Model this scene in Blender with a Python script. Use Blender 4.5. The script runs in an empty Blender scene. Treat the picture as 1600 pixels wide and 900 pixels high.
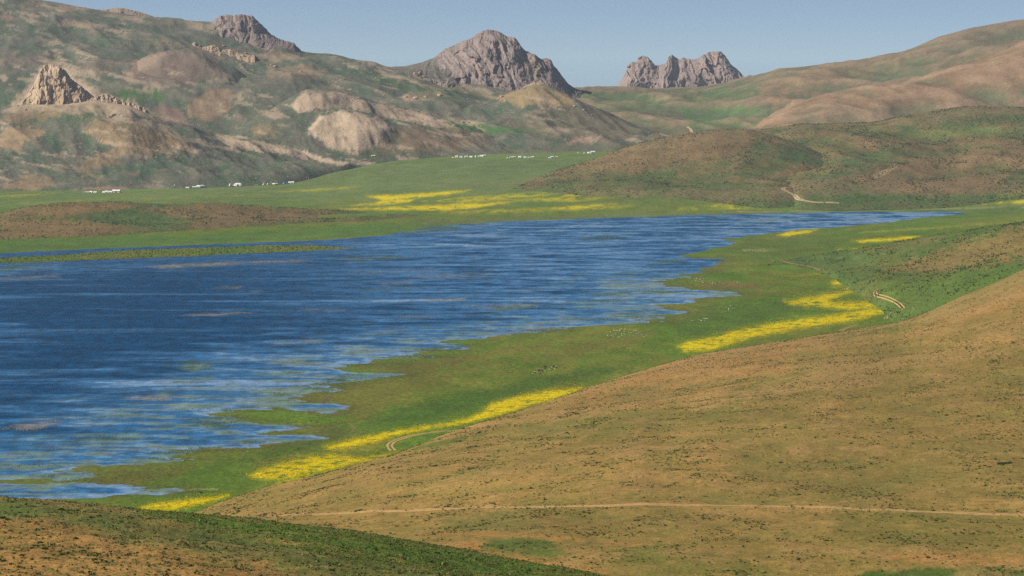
import bpy, bmesh, math, random
import numpy as np
from mathutils import Vector, Matrix
from mathutils.bvhtree import BVHTree

random.seed(7)
RNG = np.random.default_rng(11)
SC = bpy.context.scene
COL = SC.collection

# ------------------------------------------------------------------ camera
CAM_H = 200.0                 # metres above the lake
FPX = 3764.0                  # focal length in pixels of the 1600 px wide photograph
PITCH = math.atan(360.0 / FPX)
cam_d = bpy.data.cameras.new("camera"); cam = bpy.data.objects.new("camera", cam_d); COL.objects.link(cam)
cam_d.sensor_width = 36.0; cam_d.lens = 36.0 * FPX / 1600.0
cam_d.clip_start = 1.0; cam_d.clip_end = 60000.0
cam.location = (0, 0, CAM_H); cam.rotation_euler = (math.pi / 2 - PITCH, 0, 0)
SC.camera = cam

# ------------------------------------------------------------------ sky, sun, exposure
SUN_EL, SUN_AZ = math.radians(37), math.radians(-106)     # azimuth from the view direction (+Y), negative = left
world = bpy.data.worlds.new("World"); SC.world = world; world.use_nodes = True
wn = world.node_tree; wn.nodes.clear()
sky = wn.nodes.new("ShaderNodeTexSky"); sky.sky_type = 'NISHITA'; sky.sun_disc = False
sky.sun_elevation = SUN_EL; sky.sun_rotation = SUN_AZ
sky.altitude = 3000; sky.air_density = 0.45; sky.dust_density = 0.0; sky.ozone_density = 0.7
bg = wn.nodes.new("ShaderNodeBackground"); bg.inputs[1].default_value = 0.053
wo = wn.nodes.new("ShaderNodeOutputWorld")
wn.links.new(sky.outputs[0], bg.inputs[0]); wn.links.new(bg.outputs[0], wo.inputs[0])
sun_d = bpy.data.lights.new("sun", 'SUN'); sun = bpy.data.objects.new("sun", sun_d); COL.objects.link(sun)
sun_d.energy = 3.3; sun_d.angle = math.radians(0.53); sun_d.color = (1.0, 0.95, 0.87)
sdir = Vector((math.sin(SUN_AZ) * math.cos(SUN_EL), math.cos(SUN_AZ) * math.cos(SUN_EL), math.sin(SUN_EL)))
sun.rotation_euler = sdir.to_track_quat('Z', 'Y').to_euler()
sun.location = (-300, 0, 600)
vs = SC.view_settings
vs.view_transform = 'Standard'; vs.look = 'None'; vs.exposure = 0.72; vs.gamma = 1.0; vs.use_curve_mapping = False
SC.render.engine = 'CYCLES'
SC.cycles.max_bounces = 4; SC.cycles.diffuse_bounces = 2; SC.cycles.glossy_bounces = 2; SC.cycles.volume_bounces = 0
SC.cycles.use_denoising = False; SC.cycles.denoiser = 'OPENIMAGEDENOISE'; SC.cycles.denoising_input_passes = 'RGB_ALBEDO_NORMAL'

# ------------------------------------------------------------------ numeric helpers
def lin(c):
    c = np.asarray(c, float) / 255.0
    return np.where(c <= 0.04045, c / 12.92, ((c + 0.055) / 1.055) ** 2.4)

_perm = np.random.default_rng(3).permutation(256); _perm = np.concatenate([_perm, _perm, _perm])
_grad = np.random.default_rng(4).normal(size=(256, 3)); _grad /= np.linalg.norm(_grad, axis=1)[:, None]
def perlin(x, y, z=0.0):
    x, y, z = np.broadcast_arrays(np.asarray(x, float), np.asarray(y, float), np.asarray(z, float))
    xi, yi, zi = np.floor(x).astype(int), np.floor(y).astype(int), np.floor(z).astype(int)
    xf, yf, zf = x - xi, y - yi, z - zi
    xi &= 255; yi &= 255; zi &= 255
    f = lambda t: t * t * t * (t * (t * 6 - 15) + 10)
    u, v, w = f(xf), f(yf), f(zf)
    def g(dx, dy, dz):
        h = _perm[_perm[_perm[(xi + dx) & 255] + ((yi + dy) & 255)] + ((zi + dz) & 255)]
        gr = _grad[h]
        return gr[..., 0] * (xf - dx) + gr[..., 1] * (yf - dy) + gr[..., 2] * (zf - dz)
    l = lambda a, b, t: a + t * (b - a)
    return 1.5 * l(l(l(g(0,0,0), g(1,0,0), u), l(g(0,1,0), g(1,1,0), u), v),
                   l(l(g(0,0,1), g(1,0,1), u), l(g(0,1,1), g(1,1,1), u), v), w)
def fbm(x, y, z=0.0, o=4, gain=0.5):
    s, a, r = 0, 1.0, 1.0
    for i in range(o):
        s = s + a * perlin(x * r + 17.3 * i, y * r - 9.1 * i, z * r + 3.7 * i); a *= gain; r *= 2.03
    return s
def ridged(x, y, z=0.0, o=4, gain=0.55):
    s, a, r = 0, 1.0, 1.0
    for i in range(o):
        s = s + a * (1 - 2 * np.abs(perlin(x * r + 7.7 * i, y * r + 5.1 * i, z * r - 2.3 * i))); a *= gain; r *= 2.07
    return s
def sstep(a, b, x):
    t = np.clip((x - a) / (b - a), 0, 1); return t * t * (3 - 2 * t)
def lerp(a, b, t): return a + (b - a) * t
def poly_sd(px, py, poly):
    """signed distance to a closed polygon, negative inside"""
    P = np.asarray(poly, float); d2 = np.full(px.shape, 1e18); inside = np.zeros(px.shape, bool)
    n = len(P)
    for i in range(n):
        ax, ay = P[i]; bx, by = P[(i + 1) % n]
        ex, ey = bx - ax, by - ay; wx, wy = px - ax, py - ay
        t = np.clip((wx * ex + wy * ey) / (ex * ex + ey * ey + 1e-12), 0, 1)
        d2 = np.minimum(d2, (wx - ex * t) ** 2 + (wy - ey * t) ** 2)
        if ey != 0:
            c = ((ay <= py) & (by > py)) | ((by <= py) & (ay > py))
            inside ^= c & (px < ax + (py - ay) * ex / ey)
    return np.where(inside, -1, 1) * np.sqrt(d2)

SP, CP = math.sin(PITCH), math.cos(PITCH)
def ray(u, v):
    a, b = (u - 800.0) / FPX, (450.0 - v) / FPX
    return a, CP + b * SP, -SP + b * CP
def at_d(u, v, d):                       # point seen at a pixel, d metres ahead
    rx, ry, rz = ray(u, v); return d * rx / ry, d + 0 * rx, CAM_H + d * rz / ry
def d_for_z(v, z):
    _, ry, rz = ray(0.0, v); return (z - CAM_H) * ry / rz
def project(X, Y, Z):
    dz = Z - CAM_H; fw = Y * CP - dz * SP; up = Y * SP + dz * CP
    return 800.0 + FPX * X / fw, 450.0 - FPX * up / fw

# ------------------------------------------------------------------ mesh helpers
def new_obj(name, me, mat=None, parent=None, kind=None, label=None, cat=None, group=None):
    o = bpy.data.objects.new(name, me); COL.objects.link(o)
    if mat is not None: me.materials.append(mat)
    if parent is not None: o.parent = parent
    tag(o, label, cat, group, kind); return o
def tag(o, label=None, cat=None, group=None, kind=None):
    if label: o["label"] = label
    if cat: o["category"] = cat
    if group: o["group"] = group
    if kind: o["kind"] = kind
def raw_mesh(name, V, F, col=None, smooth=True):
    """V (n,3), F (m,k) with k = 3 or 4, col (n,3) linear"""
    V = np.asarray(V, np.float32); F = np.asarray(F, np.int32); k = F.shape[1]
    me = bpy.data.meshes.new(name)
    me.vertices.add(len(V)); me.vertices.foreach_set("co", V.ravel())
    me.loops.add(F.size); me.loops.foreach_set("vertex_index", F.ravel())
    me.polygons.add(len(F)); me.polygons.foreach_set("loop_start", np.arange(0, F.size, k, dtype=np.int32))
    me.polygons.foreach_set("loop_total", np.full(len(F), k, np.int32))
    me.polygons.foreach_set("use_smooth", np.full(len(F), smooth))
    me.update(calc_edges=True)
    if col is not None: set_col(me, "Col", col)
    return me
def set_col(me, name, col):
    a = me.color_attributes.new(name, 'FLOAT_COLOR', 'POINT')
    c = np.ones((len(me.vertices), 4), np.float32); c[:, :3] = col; a.data.foreach_set("color", c.ravel())
def grid_faces(nr, nc):
    i = np.arange(nr * nc).reshape(nr, nc)
    return np.stack([i[:-1, :-1], i[:-1, 1:], i[1:, 1:], i[1:, :-1]], -1).reshape(-1, 4)

# ------------------------------------------------------------------ materials
def nodes_of(name):
    m = bpy.data.materials.new(name); m.use_nodes = True; nt = m.node_tree; nt.nodes.clear()
    out = nt.nodes.new("ShaderNodeOutputMaterial"); b = nt.nodes.new("ShaderNodeBsdfPrincipled")
    nt.links.new(b.outputs[0], out.inputs[0]); return m, nt, b
def N(nt, t, **kw):
    n = nt.nodes.new(t)
    for k, v in kw.items():
        if k.startswith("i_"):
            key = k[2:]; key = int(key) if key.isdigit() else key.replace("_", " ")
            n.inputs[key].default_value = v
        else: setattr(n, k, v)
    return n
def terrain_mat(name, scales=((1.2, .35), (9, .3), (60, .22)), speck=None, bump=0.4, bump_scale=2.0, rough=0.95, stretch=(1, 1, 1)):
    """vertex colour x noise at several sizes (in metres), optional speck colour of low plants"""
    m, nt, b = nodes_of(name); L = nt.links.new
    at = N(nt, "ShaderNodeVertexColor", layer_name="Col")
    tc = N(nt, "ShaderNodeTexCoord"); mp = N(nt, "ShaderNodeMapping"); mp.inputs["Scale"].default_value = stretch
    L(tc.outputs["Object"], mp.inputs[0])
    cur = at.outputs[0]
    for sc, amt in scales:
        n = N(nt, "ShaderNodeTexNoise", i_Scale=1.0 / sc, i_Detail=4.0, i_Roughness=0.6); L(mp.outputs[0], n.inputs["Vector"])
        r = N(nt, "ShaderNodeMapRange"); r.inputs[1].default_value = 0.3; r.inputs[2].default_value = 0.7
        r.inputs[3].default_value = 1 - amt; r.inputs[4].default_value = 1 + amt; L(n.outputs[0], r.inputs[0])
        x = N(nt, "ShaderNodeVectorMath", operation='SCALE'); L(cur, x.inputs[0]); L(r.outputs[0], x.inputs["Scale"]); cur = x.outputs[0]
    if speck:
        c, sc, lo, hi, amt = speck
        n = N(nt, "ShaderNodeTexNoise", i_Scale=1.0 / sc, i_Detail=3.0, i_Roughness=0.55); L(mp.outputs[0], n.inputs["Vector"])
        n2 = N(nt, "ShaderNodeTexNoise", i_Scale=1.0 / (sc * 18), i_Detail=3.0); L(mp.outputs[0], n2.inputs["Vector"])
        r = N(nt, "ShaderNodeMapRange", interpolation_type='SMOOTHSTEP'); r.inputs[1].default_value = lo; r.inputs[2].default_value = hi; L(n.outputs[0], r.inputs[0])
        r2 = N(nt, "ShaderNodeMapRange"); r2.inputs[1].default_value = .35; r2.inputs[2].default_value = .6; r2.inputs[3].default_value = amt * .25; r2.inputs[4].default_value = amt; L(n2.outputs[0], r2.inputs[0])
        mu = N(nt, "ShaderNodeMath", operation='MULTIPLY'); L(r.outputs[0], mu.inputs[0]); L(r2.outputs[0], mu.inputs[1])
        mx = N(nt, "ShaderNodeMix", data_type='RGBA'); mx.inputs[7].default_value = (*lin(c), 1)
        L(mu.outputs[0], mx.inputs[0]); L(cur, mx.inputs[6]); cur = mx.outputs[2]
    L(cur, b.inputs["Base Color"])
    b.inputs["Roughness"].default_value = rough; b.inputs["Specular IOR Level"].default_value = 0.1
    if bump:
        n = N(nt, "ShaderNodeTexNoise", i_Scale=1.0 / bump_scale, i_Detail=5.0, i_Roughness=0.6); L(mp.outputs[0], n.inputs["Vector"])
        bp = N(nt, "ShaderNodeBump", i_Strength=bump, i_Distance=bump_scale * 0.5); L(n.outputs[0], bp.inputs["Height"]); L(bp.outputs[0], b.inputs["Normal"])
    return m
def vcol_mat(name, rough=0.9, trans=0.0):
    m, nt, b = nodes_of(name)
    at = N(nt, "ShaderNodeVertexColor", layer_name="Col"); nt.links.new(at.outputs[0], b.inputs["Base Color"])
    b.inputs["Roughness"].default_value = rough; b.inputs["Specular IOR Level"].default_value = 0.15
    if trans:
        tr = N(nt, "ShaderNodeBsdfTranslucent"); nt.links.new(at.outputs[0], tr.inputs[0]); mx = N(nt, "ShaderNodeMixShader"); mx.inputs[0].default_value = trans
        nt.links.new(b.outputs[0], mx.inputs[1]); nt.links.new(tr.outputs[0], mx.inputs[2])
        nt.links.new(mx.outputs[0], next(n for n in nt.nodes if n.type == 'OUTPUT_MATERIAL').inputs[0])
    return m
def plain_mat(name, c, rough=0.85, var=0.12, scale=1.5):
    m, nt, b = nodes_of(name); L = nt.links.new
    tc = N(nt, "ShaderNodeTexCoord"); n = N(nt, "ShaderNodeTexNoise", i_Scale=1.0 / scale, i_Detail=4.0); L(tc.outputs["Object"], n.inputs["Vector"])
    r = N(nt, "ShaderNodeMapRange"); r.inputs[1].default_value = .3; r.inputs[2].default_value = .7; r.inputs[3].default_value = 1 - var; r.inputs[4].default_value = 1 + var
    L(n.outputs[0], r.inputs[0])
    x = N(nt, "ShaderNodeVectorMath", operation='SCALE'); x.inputs[0].default_value = tuple(lin(c)); L(r.outputs[0], x.inputs["Scale"])
    L(x.outputs[0], b.inputs["Base Color"]); b.inputs["Roughness"].default_value = rough; b.inputs["Specular IOR Level"].default_value = 0.2
    return m

ZB_U = [-600, 0, 450, 650, 750, 950, 1100, 1300, 1600, 2200]
ZB = {600: [2]*10, 2400: [2]*10, 3000: [3,3,3,4,5,6,7,8,9,9], 3600: [3,3,4,10,14,18,16,14,14,14], 4200: [14,12,14,26,32,34,34,34,34,34],
      5000: [46]*10, 6500: [70]*10, 7600: [40]*10, 9000: [20]*10}
def zbase(U, D):
    ks = sorted(ZB); cols = np.stack([np.interp(U, ZB_U, ZB[k]) for k in ks]); lk = np.array(ks, float)
    i = np.clip(np.searchsorted(lk, D) - 1, 0, len(ks) - 2); t = np.clip((D - lk[i]) / (lk[i + 1] - lk[i]), 0, 1); t = t * t * (3 - 2 * t)
    j = np.arange(D.size)
    return lerp(cols[i, j], cols[i + 1, j], t)
# ------------------------------------------------------------------ lofted hills
# A hill is lofted through curves that run across the view, near to far; each is a pixel line of the
# photograph plus its distance ahead (D) or its height above the lake (Z).
def interp(pts, u):
    p = np.asarray(pts, float); return np.interp(u, p[:, 0], p[:, 1])
def smooth1(a, sig):
    if sig <= 0: return a
    r = int(sig * 3) + 1; k = np.exp(-0.5 * (np.arange(-r, r + 1) / sig) ** 2); k /= k.sum()
    return np.convolve(np.pad(a, r, mode='edge'), k, 'valid')
def eval_curve(c, u, sig):
    if "G" in c:                           # on the valley floor at the given distance
        d = smooth1(interp(c["G"], u), sig * 2 + 2); return d, zbase(u, d) - 1.5
    v = smooth1(interp(c["p"], u), sig)
    if "jag" in c: v = v + c["jag"](u)
    if "D" in c:
        d = c["D"]; d = np.full(u.shape, float(d)) if np.isscalar(d) else smooth1(interp(d, u), sig * 2 + 2)
        _, _, z = at_d(u, v, d)
    else:
        z = c["Z"]; z = np.full(u.shape, float(z)) if np.isscalar(z) else smooth1(interp(z, u), sig * 2 + 2)
        d = d_for_z(v, z)
    return d, z
LAYERS = {}
def paint(U, Vv, X, Y, Z, base, patches, seed=0.0):
    """ground colours: base colours blended by noise, then patches with an uneven edge"""
    n1 = sstep(-0.35, 0.35, fbm(X / 90 + seed, Y / 160 + seed, o=5)); n2 = sstep(-.4, .4, fbm(X / 25 - seed, Y / 50, seed, o=4))
    c = lerp(lin(base[0])[None], lin(base[1])[None], n1[:, None])
    if len(base) > 2: c = lerp(c, lin(base[2])[None], (n2 * 0.55)[:, None])
    su = fbm(U / 22 + 3 + seed, Vv / 9, seed, o=6, gain=.62); sv = fbm(U / 6 + seed, Vv / 2.6, 5.0, o=4, gain=.65)
    for p in patches:
        poly, colr = p[0], p[1]; soft = p[2] if len(p) > 2 else 4.0; wob = p[3] if len(p) > 3 else 5.0; op = p[4] if len(p) > 4 else 1.0
        P = np.asarray(poly, float); pad = soft + wob * 2 + 4
        m = (U > P[:, 0].min() - pad) & (U < P[:, 0].max() + pad) & (Vv > P[:, 1].min() - pad) & (Vv < P[:, 1].max() + pad)
        if not m.any(): continue
        s = poly_sd(U[m], Vv[m], P) + wob * su[m] + wob * 0.8 * sv[m]; soft = soft * .6
        a = (1 - sstep(-soft, soft, s)) * op
        c[m] = lerp(c[m], lin(colr)[None], a[:, None])
    return c
def loft(name, curves, segs, u0, u1, du, base, patches=(), relief=None, raydisp=None, sig=6.0, back=(250, -60), foot=(60, -12),
         mat=None, seed=0.0, kind="structure", label=None, cat=None, colfn=None, bumps=(), drain=None):
    u = np.arange(u0, u1 + du, du, dtype=float)
    cs = [eval_curve(c, u, sig / du) for c in curves]
    if foot: cs = [(cs[0][0] - foot[0], cs[0][1] + foot[1])] + cs; segs = [2] + list(segs)
    if back:
        dc, zc = cs[-1]; sl = (zc - CAM_H) / dc          # beyond the crest the slope falls below the line of sight
        cs = cs + [(dc + back[0] * .4, zc + sl * back[0] * .4 + back[1] * .2), (dc + back[0], zc + sl * back[0] + back[1])]; segs = list(segs) + [5, 4]
    D = np.array([c[0] for c in cs]); Zc = np.array([c[1] for c in cs]); n = len(cs)
    rd, rz, rt = [], [], []
    H = np.maximum(np.diff(D, axis=0), 1.0); S = np.diff(Zc, axis=0) / H; SL = np.concatenate([S[:1], (S[:-1] * H[1:] + S[1:] * H[:-1]) / (H[1:] + H[:-1]), S[-1:]])
    if back: SL[n - 3] = (Zc[n - 3] - CAM_H) / D[n - 3]          # the crest is where the slope meets the line of sight
    for i in range(n - 1):
        p1, p2 = i, i + 1
        k = segs[i]
        for j in range(k + (1 if i == n - 2 else 0)):
            t = j / k
            zz = (2*t**3 - 3*t**2 + 1) * Zc[p1] + (t**3 - 2*t**2 + t) * SL[p1] * H[i] + (-2*t**3 + 3*t**2) * Zc[p2] + (t**3 - t**2) * SL[p2] * H[i]
            rd.append(lerp(D[p1], D[p2], t)); rz.append(zz); rt.append(np.full(u.shape, i + t))
    D = np.array(rd); Z = np.array(rz); T = np.array(rt) - (1 if foot else 0); U = np.broadcast_to(u, D.shape)
    rx = (U - 800.0) / FPX
    def xof(D, Z):                        # keeps the column of the photograph
        dz = Z - CAM_H; return rx * (D * CP - dz * SP)
    X = xof(D, Z); last = len(curves) - 1
    if relief is not None: Z = Z + relief(X, D, T / max(last, 1))
    for poly, h, soft in bumps:
        uu, vv = project(X, D, Z); s = poly_sd(uu.ravel(), vv.ravel(), poly).reshape(uu.shape)
        Z = Z + h * (1 - sstep(-soft, soft * .6, s))
    X = xof(D, Z)
    if raydisp is not None:
        q = raydisp(X, D, Z, T / max(last, 1)); dz = Z - CAM_H; r = (D + q) / D
        X, D, Z = X * r, D * r, CAM_H + dz * r
    V = np.stack([X, D, Z], -1).reshape(-1, 3)
    pu, pv = project(V[:, 0], V[:, 1], V[:, 2])
    c = paint(pu, pv, V[:, 0], V[:, 1], V[:, 2], base, patches, seed)
    if colfn is not None: c = colfn(c, pu, pv, V, T.ravel() / max(last, 1))
    if drain is not None:                 # bare on the ribs, greener in the hollows
        w, hgt, cc, cg, am = drain; B = np.array([smooth1(r, w) for r in Z]); B = np.array([smooth1(r, w * .6) for r in B.T]).T
        q = ((Z - B) / hgt).ravel() + .35 * fbm(V[:, 0] / 40, V[:, 1] / 60, seed + 2, o=5, gain=.65)
        c = lerp(c, lin(cc)[None], (am * sstep(.12, .7, q))[:, None]); c = lerp(c, lin(cg)[None], (am * sstep(-.12, -.8, q))[:, None])
    F = grid_faces(*D.shape)
    me = raw_mesh(name, V, F, np.clip(c, 0, 1)); o = new_obj(name, me, mat, kind=kind, label=label, cat=cat)
    LAYERS[name] = dict(V=V, F=F, pu=pu, pv=pv, col=c, obj=o, T=T.ravel() / max(last, 1)); return o

# ------------------------------------------------------------------ palette (sRGB of the bare surface)
G_MEADOW, G_OLIVE, G_DARK = (88, 106, 42), (104, 110, 48), (74, 94, 36)
BROWN, BROWN2, BRGREEN = (162, 128, 68), (148, 120, 62), (120, 110, 46)
YEL = (252, 228, 0)
YPALE = (150, 152, 36)
TAN, TANB = (190, 164, 136), (202, 176, 146)
FARG, FARD, FARBR = (84, 98, 68), (80, 92, 66), (130, 114, 94)
DIRT = (176, 140, 92)

# yellow flower fields, pixel outlines on the ground: (outline, density)
YELLOW = [
 ([(215,794),(240,787),(300,780),(357,774),(340,781),(290,793),(260,797),(222,797)], 1.0),
 ([(388,743),(405,735),(440,723),(480,714),(520,708),(560,716),(625,706),(600,716),(555,724),(520,735),(488,741),(455,748),(420,750),(395,748)], .85),
 ([(428,757),(455,750),(491,742),(470,749)], .9),
 ([(430,722),(470,709),(530,699),(545,703),(500,712),(450,721)], .35),
 ([(505,697),(540,690),(565,684),(620,673),(700,661),(729,655),(690,667),(620,680),(590,690),(540,700),(515,701)], 1.0),
 ([(690,662),(729,655),(760,641),(767,631),(790,624),(860,610),(909,606),(895,615),(830,633),(790,646),(740,658),(700,666)], 1.0),
 ([(1060,542),(1075,533),(1120,526),(1140,519),(1230,501),(1280,495),(1330,488),(1390,477),(1395,486),(1340,500),(1270,510),(1180,526),(1110,547),(1070,550)], .95),
 ([(1225,471),(1270,463),(1350,450),(1312,463),(1295,470),(1385,473),(1390,478),(1330,485),(1290,480),(1235,476)], .9),
 ([(1298,442),(1310,432),(1340,430),(1356,436),(1330,445),(1300,449)], .75),
 ([(1230,430),(1280,426),(1287,430),(1240,433)], .5),
 ([(1010,540),(1060,532),(1100,522),(1110,530),(1060,545),(1030,546)], .3),
 ([(1140,519),(1180,500),(1260,480),(1280,495),(1200,508)], .22),
 ([(1216,367),(1235,361),(1276,359),(1262,364),(1230,369)], .9),
 ([(1330,376),(1440,368),(1420,374),(1350,379)], .9),
 ([(1306,390),(1355,386),(1330,391)], .6),
 ([(570,306),(640,303),(737,297),(700,305),(640,310),(600,314)], .9),
 ([(548,322),(600,313),(650,310),(640,317),(560,322)], .8),
 ([(530,327),(620,323),(680,320),(805,315),(745,325),(690,329),(600,328)], .85),
 ([(660,314),(720,308),(850,300),(880,303),(800,312),(720,318)], .55),
 ([(878,306),(900,301),(995,295),(960,300),(890,307)], .8),
 ([(830,327),(900,321),(965,318),(900,328)], .7),
 ([(1080,324),(1140,317),(1215,308),(1190,316),(1145,323)], .65),
 ([(1060,327),(1215,322),(1210,325),(1070,328)], .7),
 ([(1515,317),(1600,312),(1700,308),(1700,314),(1600,317)], .8),
 ([(420,300),(540,292),(570,292),(470,300)], .6),
 ([(0,306),(85,301),(80,304),(0,309)], .5),
 ([(0,318),(160,309),(420,303),(420,306),(160,313),(0,323)], .3),
 ([(640,334),(760,327),(900,323),(1000,320),(960,327),(800,334)], .45), ([(790,313),(880,307),(960,308),(900,316)], .6), ([(960,300),(1040,297),(1000,303)], .25), ([(1000,327),(1100,321),(1090,325)], .35),
 ([(860,613),(960,592),(1000,580),(985,593),(910,608)], .22), ([(470,712),(540,700),(620,690),(600,704),(540,712)], .3), ([(1130,528),(1240,512),(1330,500),(1290,512),(1180,532)], .3), ([(1240,460),(1320,446),(1370,448),(1330,458)], .3),
 ([(1420,452),(1500,444),(1520,447),(1430,457)], .25),
]
def yellow_density(U, V, spread=1.0):
    s = np.zeros(U.shape); wa = fbm(U / 16, V / 5, 2.0, o=4); wb = fbm(U / 30, V / 2.2, 8.0, o=4)
    for poly, dn in YELLOW:
        P = np.asarray(poly, float)
        m = (U > P[:, 0].min() - 14) & (U < P[:, 0].max() + 14) & (V > P[:, 1].min() - 8) & (V < P[:, 1].max() + 8)
        if not m.any(): continue
        small = 1.0 if V.size and P[:, 1].mean() > 420 else 0.55
        a = 1 - sstep(-4.5 * small, 4.5 * small * spread, poly_sd(U[m], V[m], P) + (3.6 * wa[m] + 3.0 * wb[m]) * small)
        s[m] = np.maximum(s[m], dn * a * (.12 + .88 * sstep(-.5, 0.15, wb[m] + .5 * wa[m] + (dn - (.85 if small == 1.0 else .6)))))
    return s

# ------------------------------------------------------------------ lake outline (pixels on the z = 0 plane)
LAKE_PX = [(-420,800),(-150,785),(0,781),(90,780),(150,776),(238,771),(160,767),(60,762),(30,752),(70,742),(130,737),(200,722),(290,708),(380,695),(440,688),(500,673),
 (478,666),(420,664),(380,656),(372,646),(400,632),(450,632),(490,640),(500,632),(470,622),(480,608),(560,594),(620,590),(600,580),(560,572),(620,560),(690,550),(740,532),
 (800,520),(880,511),(960,507),(1030,500),(1050,488),(1040,478),(1100,466),(1178,457),(1110,452),(1060,452),(1035,446),(1048,436),(1085,427),(1112,414),(1130,405),(1085,404),(1060,400),(1100,392),(1150,379),
 (1125,374),(1219,362),(1276,357),(1330,353),(1398,346),(1448,339),(1492,335),(1520,332),(1480,331),(1350,331),(1200,334),(1060,337),(950,341),(850,344),(780,347),(700,352),(650,358),(610,367),
 (540,373),(439,378),(304,383),(169,388),(0,396),(-420,412)]
ISLE_PX = [(-420,432),(-420,418),(0,403),(101,398),(202,390),(337,386),(422,383),(500,384),(540,386),(566,387),(540,389),(400,396),(250,402),(135,407),(0,412)]
def px_world(poly, z=0.0):
    p = np.asarray(poly, float); d = d_for_z(p[:, 1], z); x, y, _ = at_d(p[:, 0], p[:, 1], d); return np.stack([x, y], -1)
LAKE, ISLE = px_world(LAKE_PX), px_world(ISLE_PX)
def lake_sd(X, Y):
    s = poly_sd(X, Y, LAKE); i = poly_sd(X, Y, ISLE); s = np.maximum(s, -i)
    k = np.exp(-np.abs(s) / 120)
    A = lerp(34, 7, sstep(1750, 2500, Y))          # ragged, pooled marsh on the near shore
    return s + k * (A * fbm(X / 75, Y / 34, o=6, gain=.6) + 3 * fbm(X / 12, Y / 30, 4.0, o=3))

# ------------------------------------------------------------------ ground sheet of the valley
M_MEADOW = terrain_mat("meadow_grass", scales=((1.5, .28), (14, .16), (80, .12)), bump=.5, bump_scale=1.2, stretch=(.55, .3, 1))
PATCH_GROUND = [
 # olive and brown sweeps on the shore meadow
 ([(420,630),(520,600),(700,575),(900,540),(1020,520),(1000,535),(850,560),(700,590),(600,640),(560,668),(540,650)], (112,108,46), 10, 10, .8),
 ([(560,575),(700,560),(800,545),(960,520),(900,530),(760,560),(640,590)], (116,104,50), 5, 5, .7),
 ([(600,640),(800,600),(950,570),(990,575),(800,620),(640,665)], (72,98,34), 8, 6, .7),
 ([(300,735),(420,705),(520,670),(640,640),(620,665),(480,700),(380,725),(260,765)], (80,104,36), 8, 6, .7),
 ([(90,762),(200,735),(300,725),(290,745),(200,760),(120,770)], (100,96,44), 6, 8, .7),
 ([(1060,445),(1150,440),(1190,452),(1120,450)], (124,104,58), 4, 5, .8),
 ([(1040,498),(1100,480),(1180,470),(1300,470),(1200,500),(1060,525)], (78,100,38), 8, 8, .6),
 ([(1130,375),(1230,366),(1330,366),(1300,400),(1180,410),(1120,400)], (92,106,46), 6, 8, .6),
 ([(1160,389),(1198,390),(1198,393),(1162,393)], (150,156,100), 1.2, 1, .4),
 ([(1345,424),(1400,420),(1402,423),(1350,427)], (140,152,96), 1.2, 1, .5),
 ([(282,765),(312,763),(340,763),(341,766),(310,765.5),(284,767)], (158,160,92), .8, .6, .8),
 ([(1340,362),(1600,345),(1600,348),(1340,365)], (150,150,56), 1.5, 1.5, .5),
 # far shore: band of darker turf, brown line, lighter meadow
 ([(0,375),(300,368),(560,352),(700,343),(950,336),(1300,326),(1600,322),(1600,330),(1300,332),(950,341),(700,352),(540,372),(300,382),(0,394)], (84,112,46), 4, 3, .8),
 ([(640,347),(900,335),(1250,328),(1250,331),(900,341),(660,352)], (110,108,66), 1.6, 1.5, .7),
 ([(1130,331),(1600,323),(1600,324.6),(1130,332.6)], (168,150,106), .8, .6, .7),
 ([(1250,317),(1600,318),(1600,319.5),(1250,320)], (166,142,100), .8, .6, .7),
 ([(0,305),(450,292),(700,262),(950,246),(980,262),(760,292),(540,310),(300,312),(0,325)], (100,120,68), 8, 8, .5),
 ([(640,278),(760,285),(900,280),(820,296),(700,292)], (116,104,74), 3, 6, .7),
 ([(540,262),(760,258),(900,262),(860,270),(620,276)], (98,112,66), 3, 6, .7),
 ([(560,250),(720,249),(900,250),(880,254),(700,255),(570,256)], (74,104,58), 2, 3, .7),
]
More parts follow.
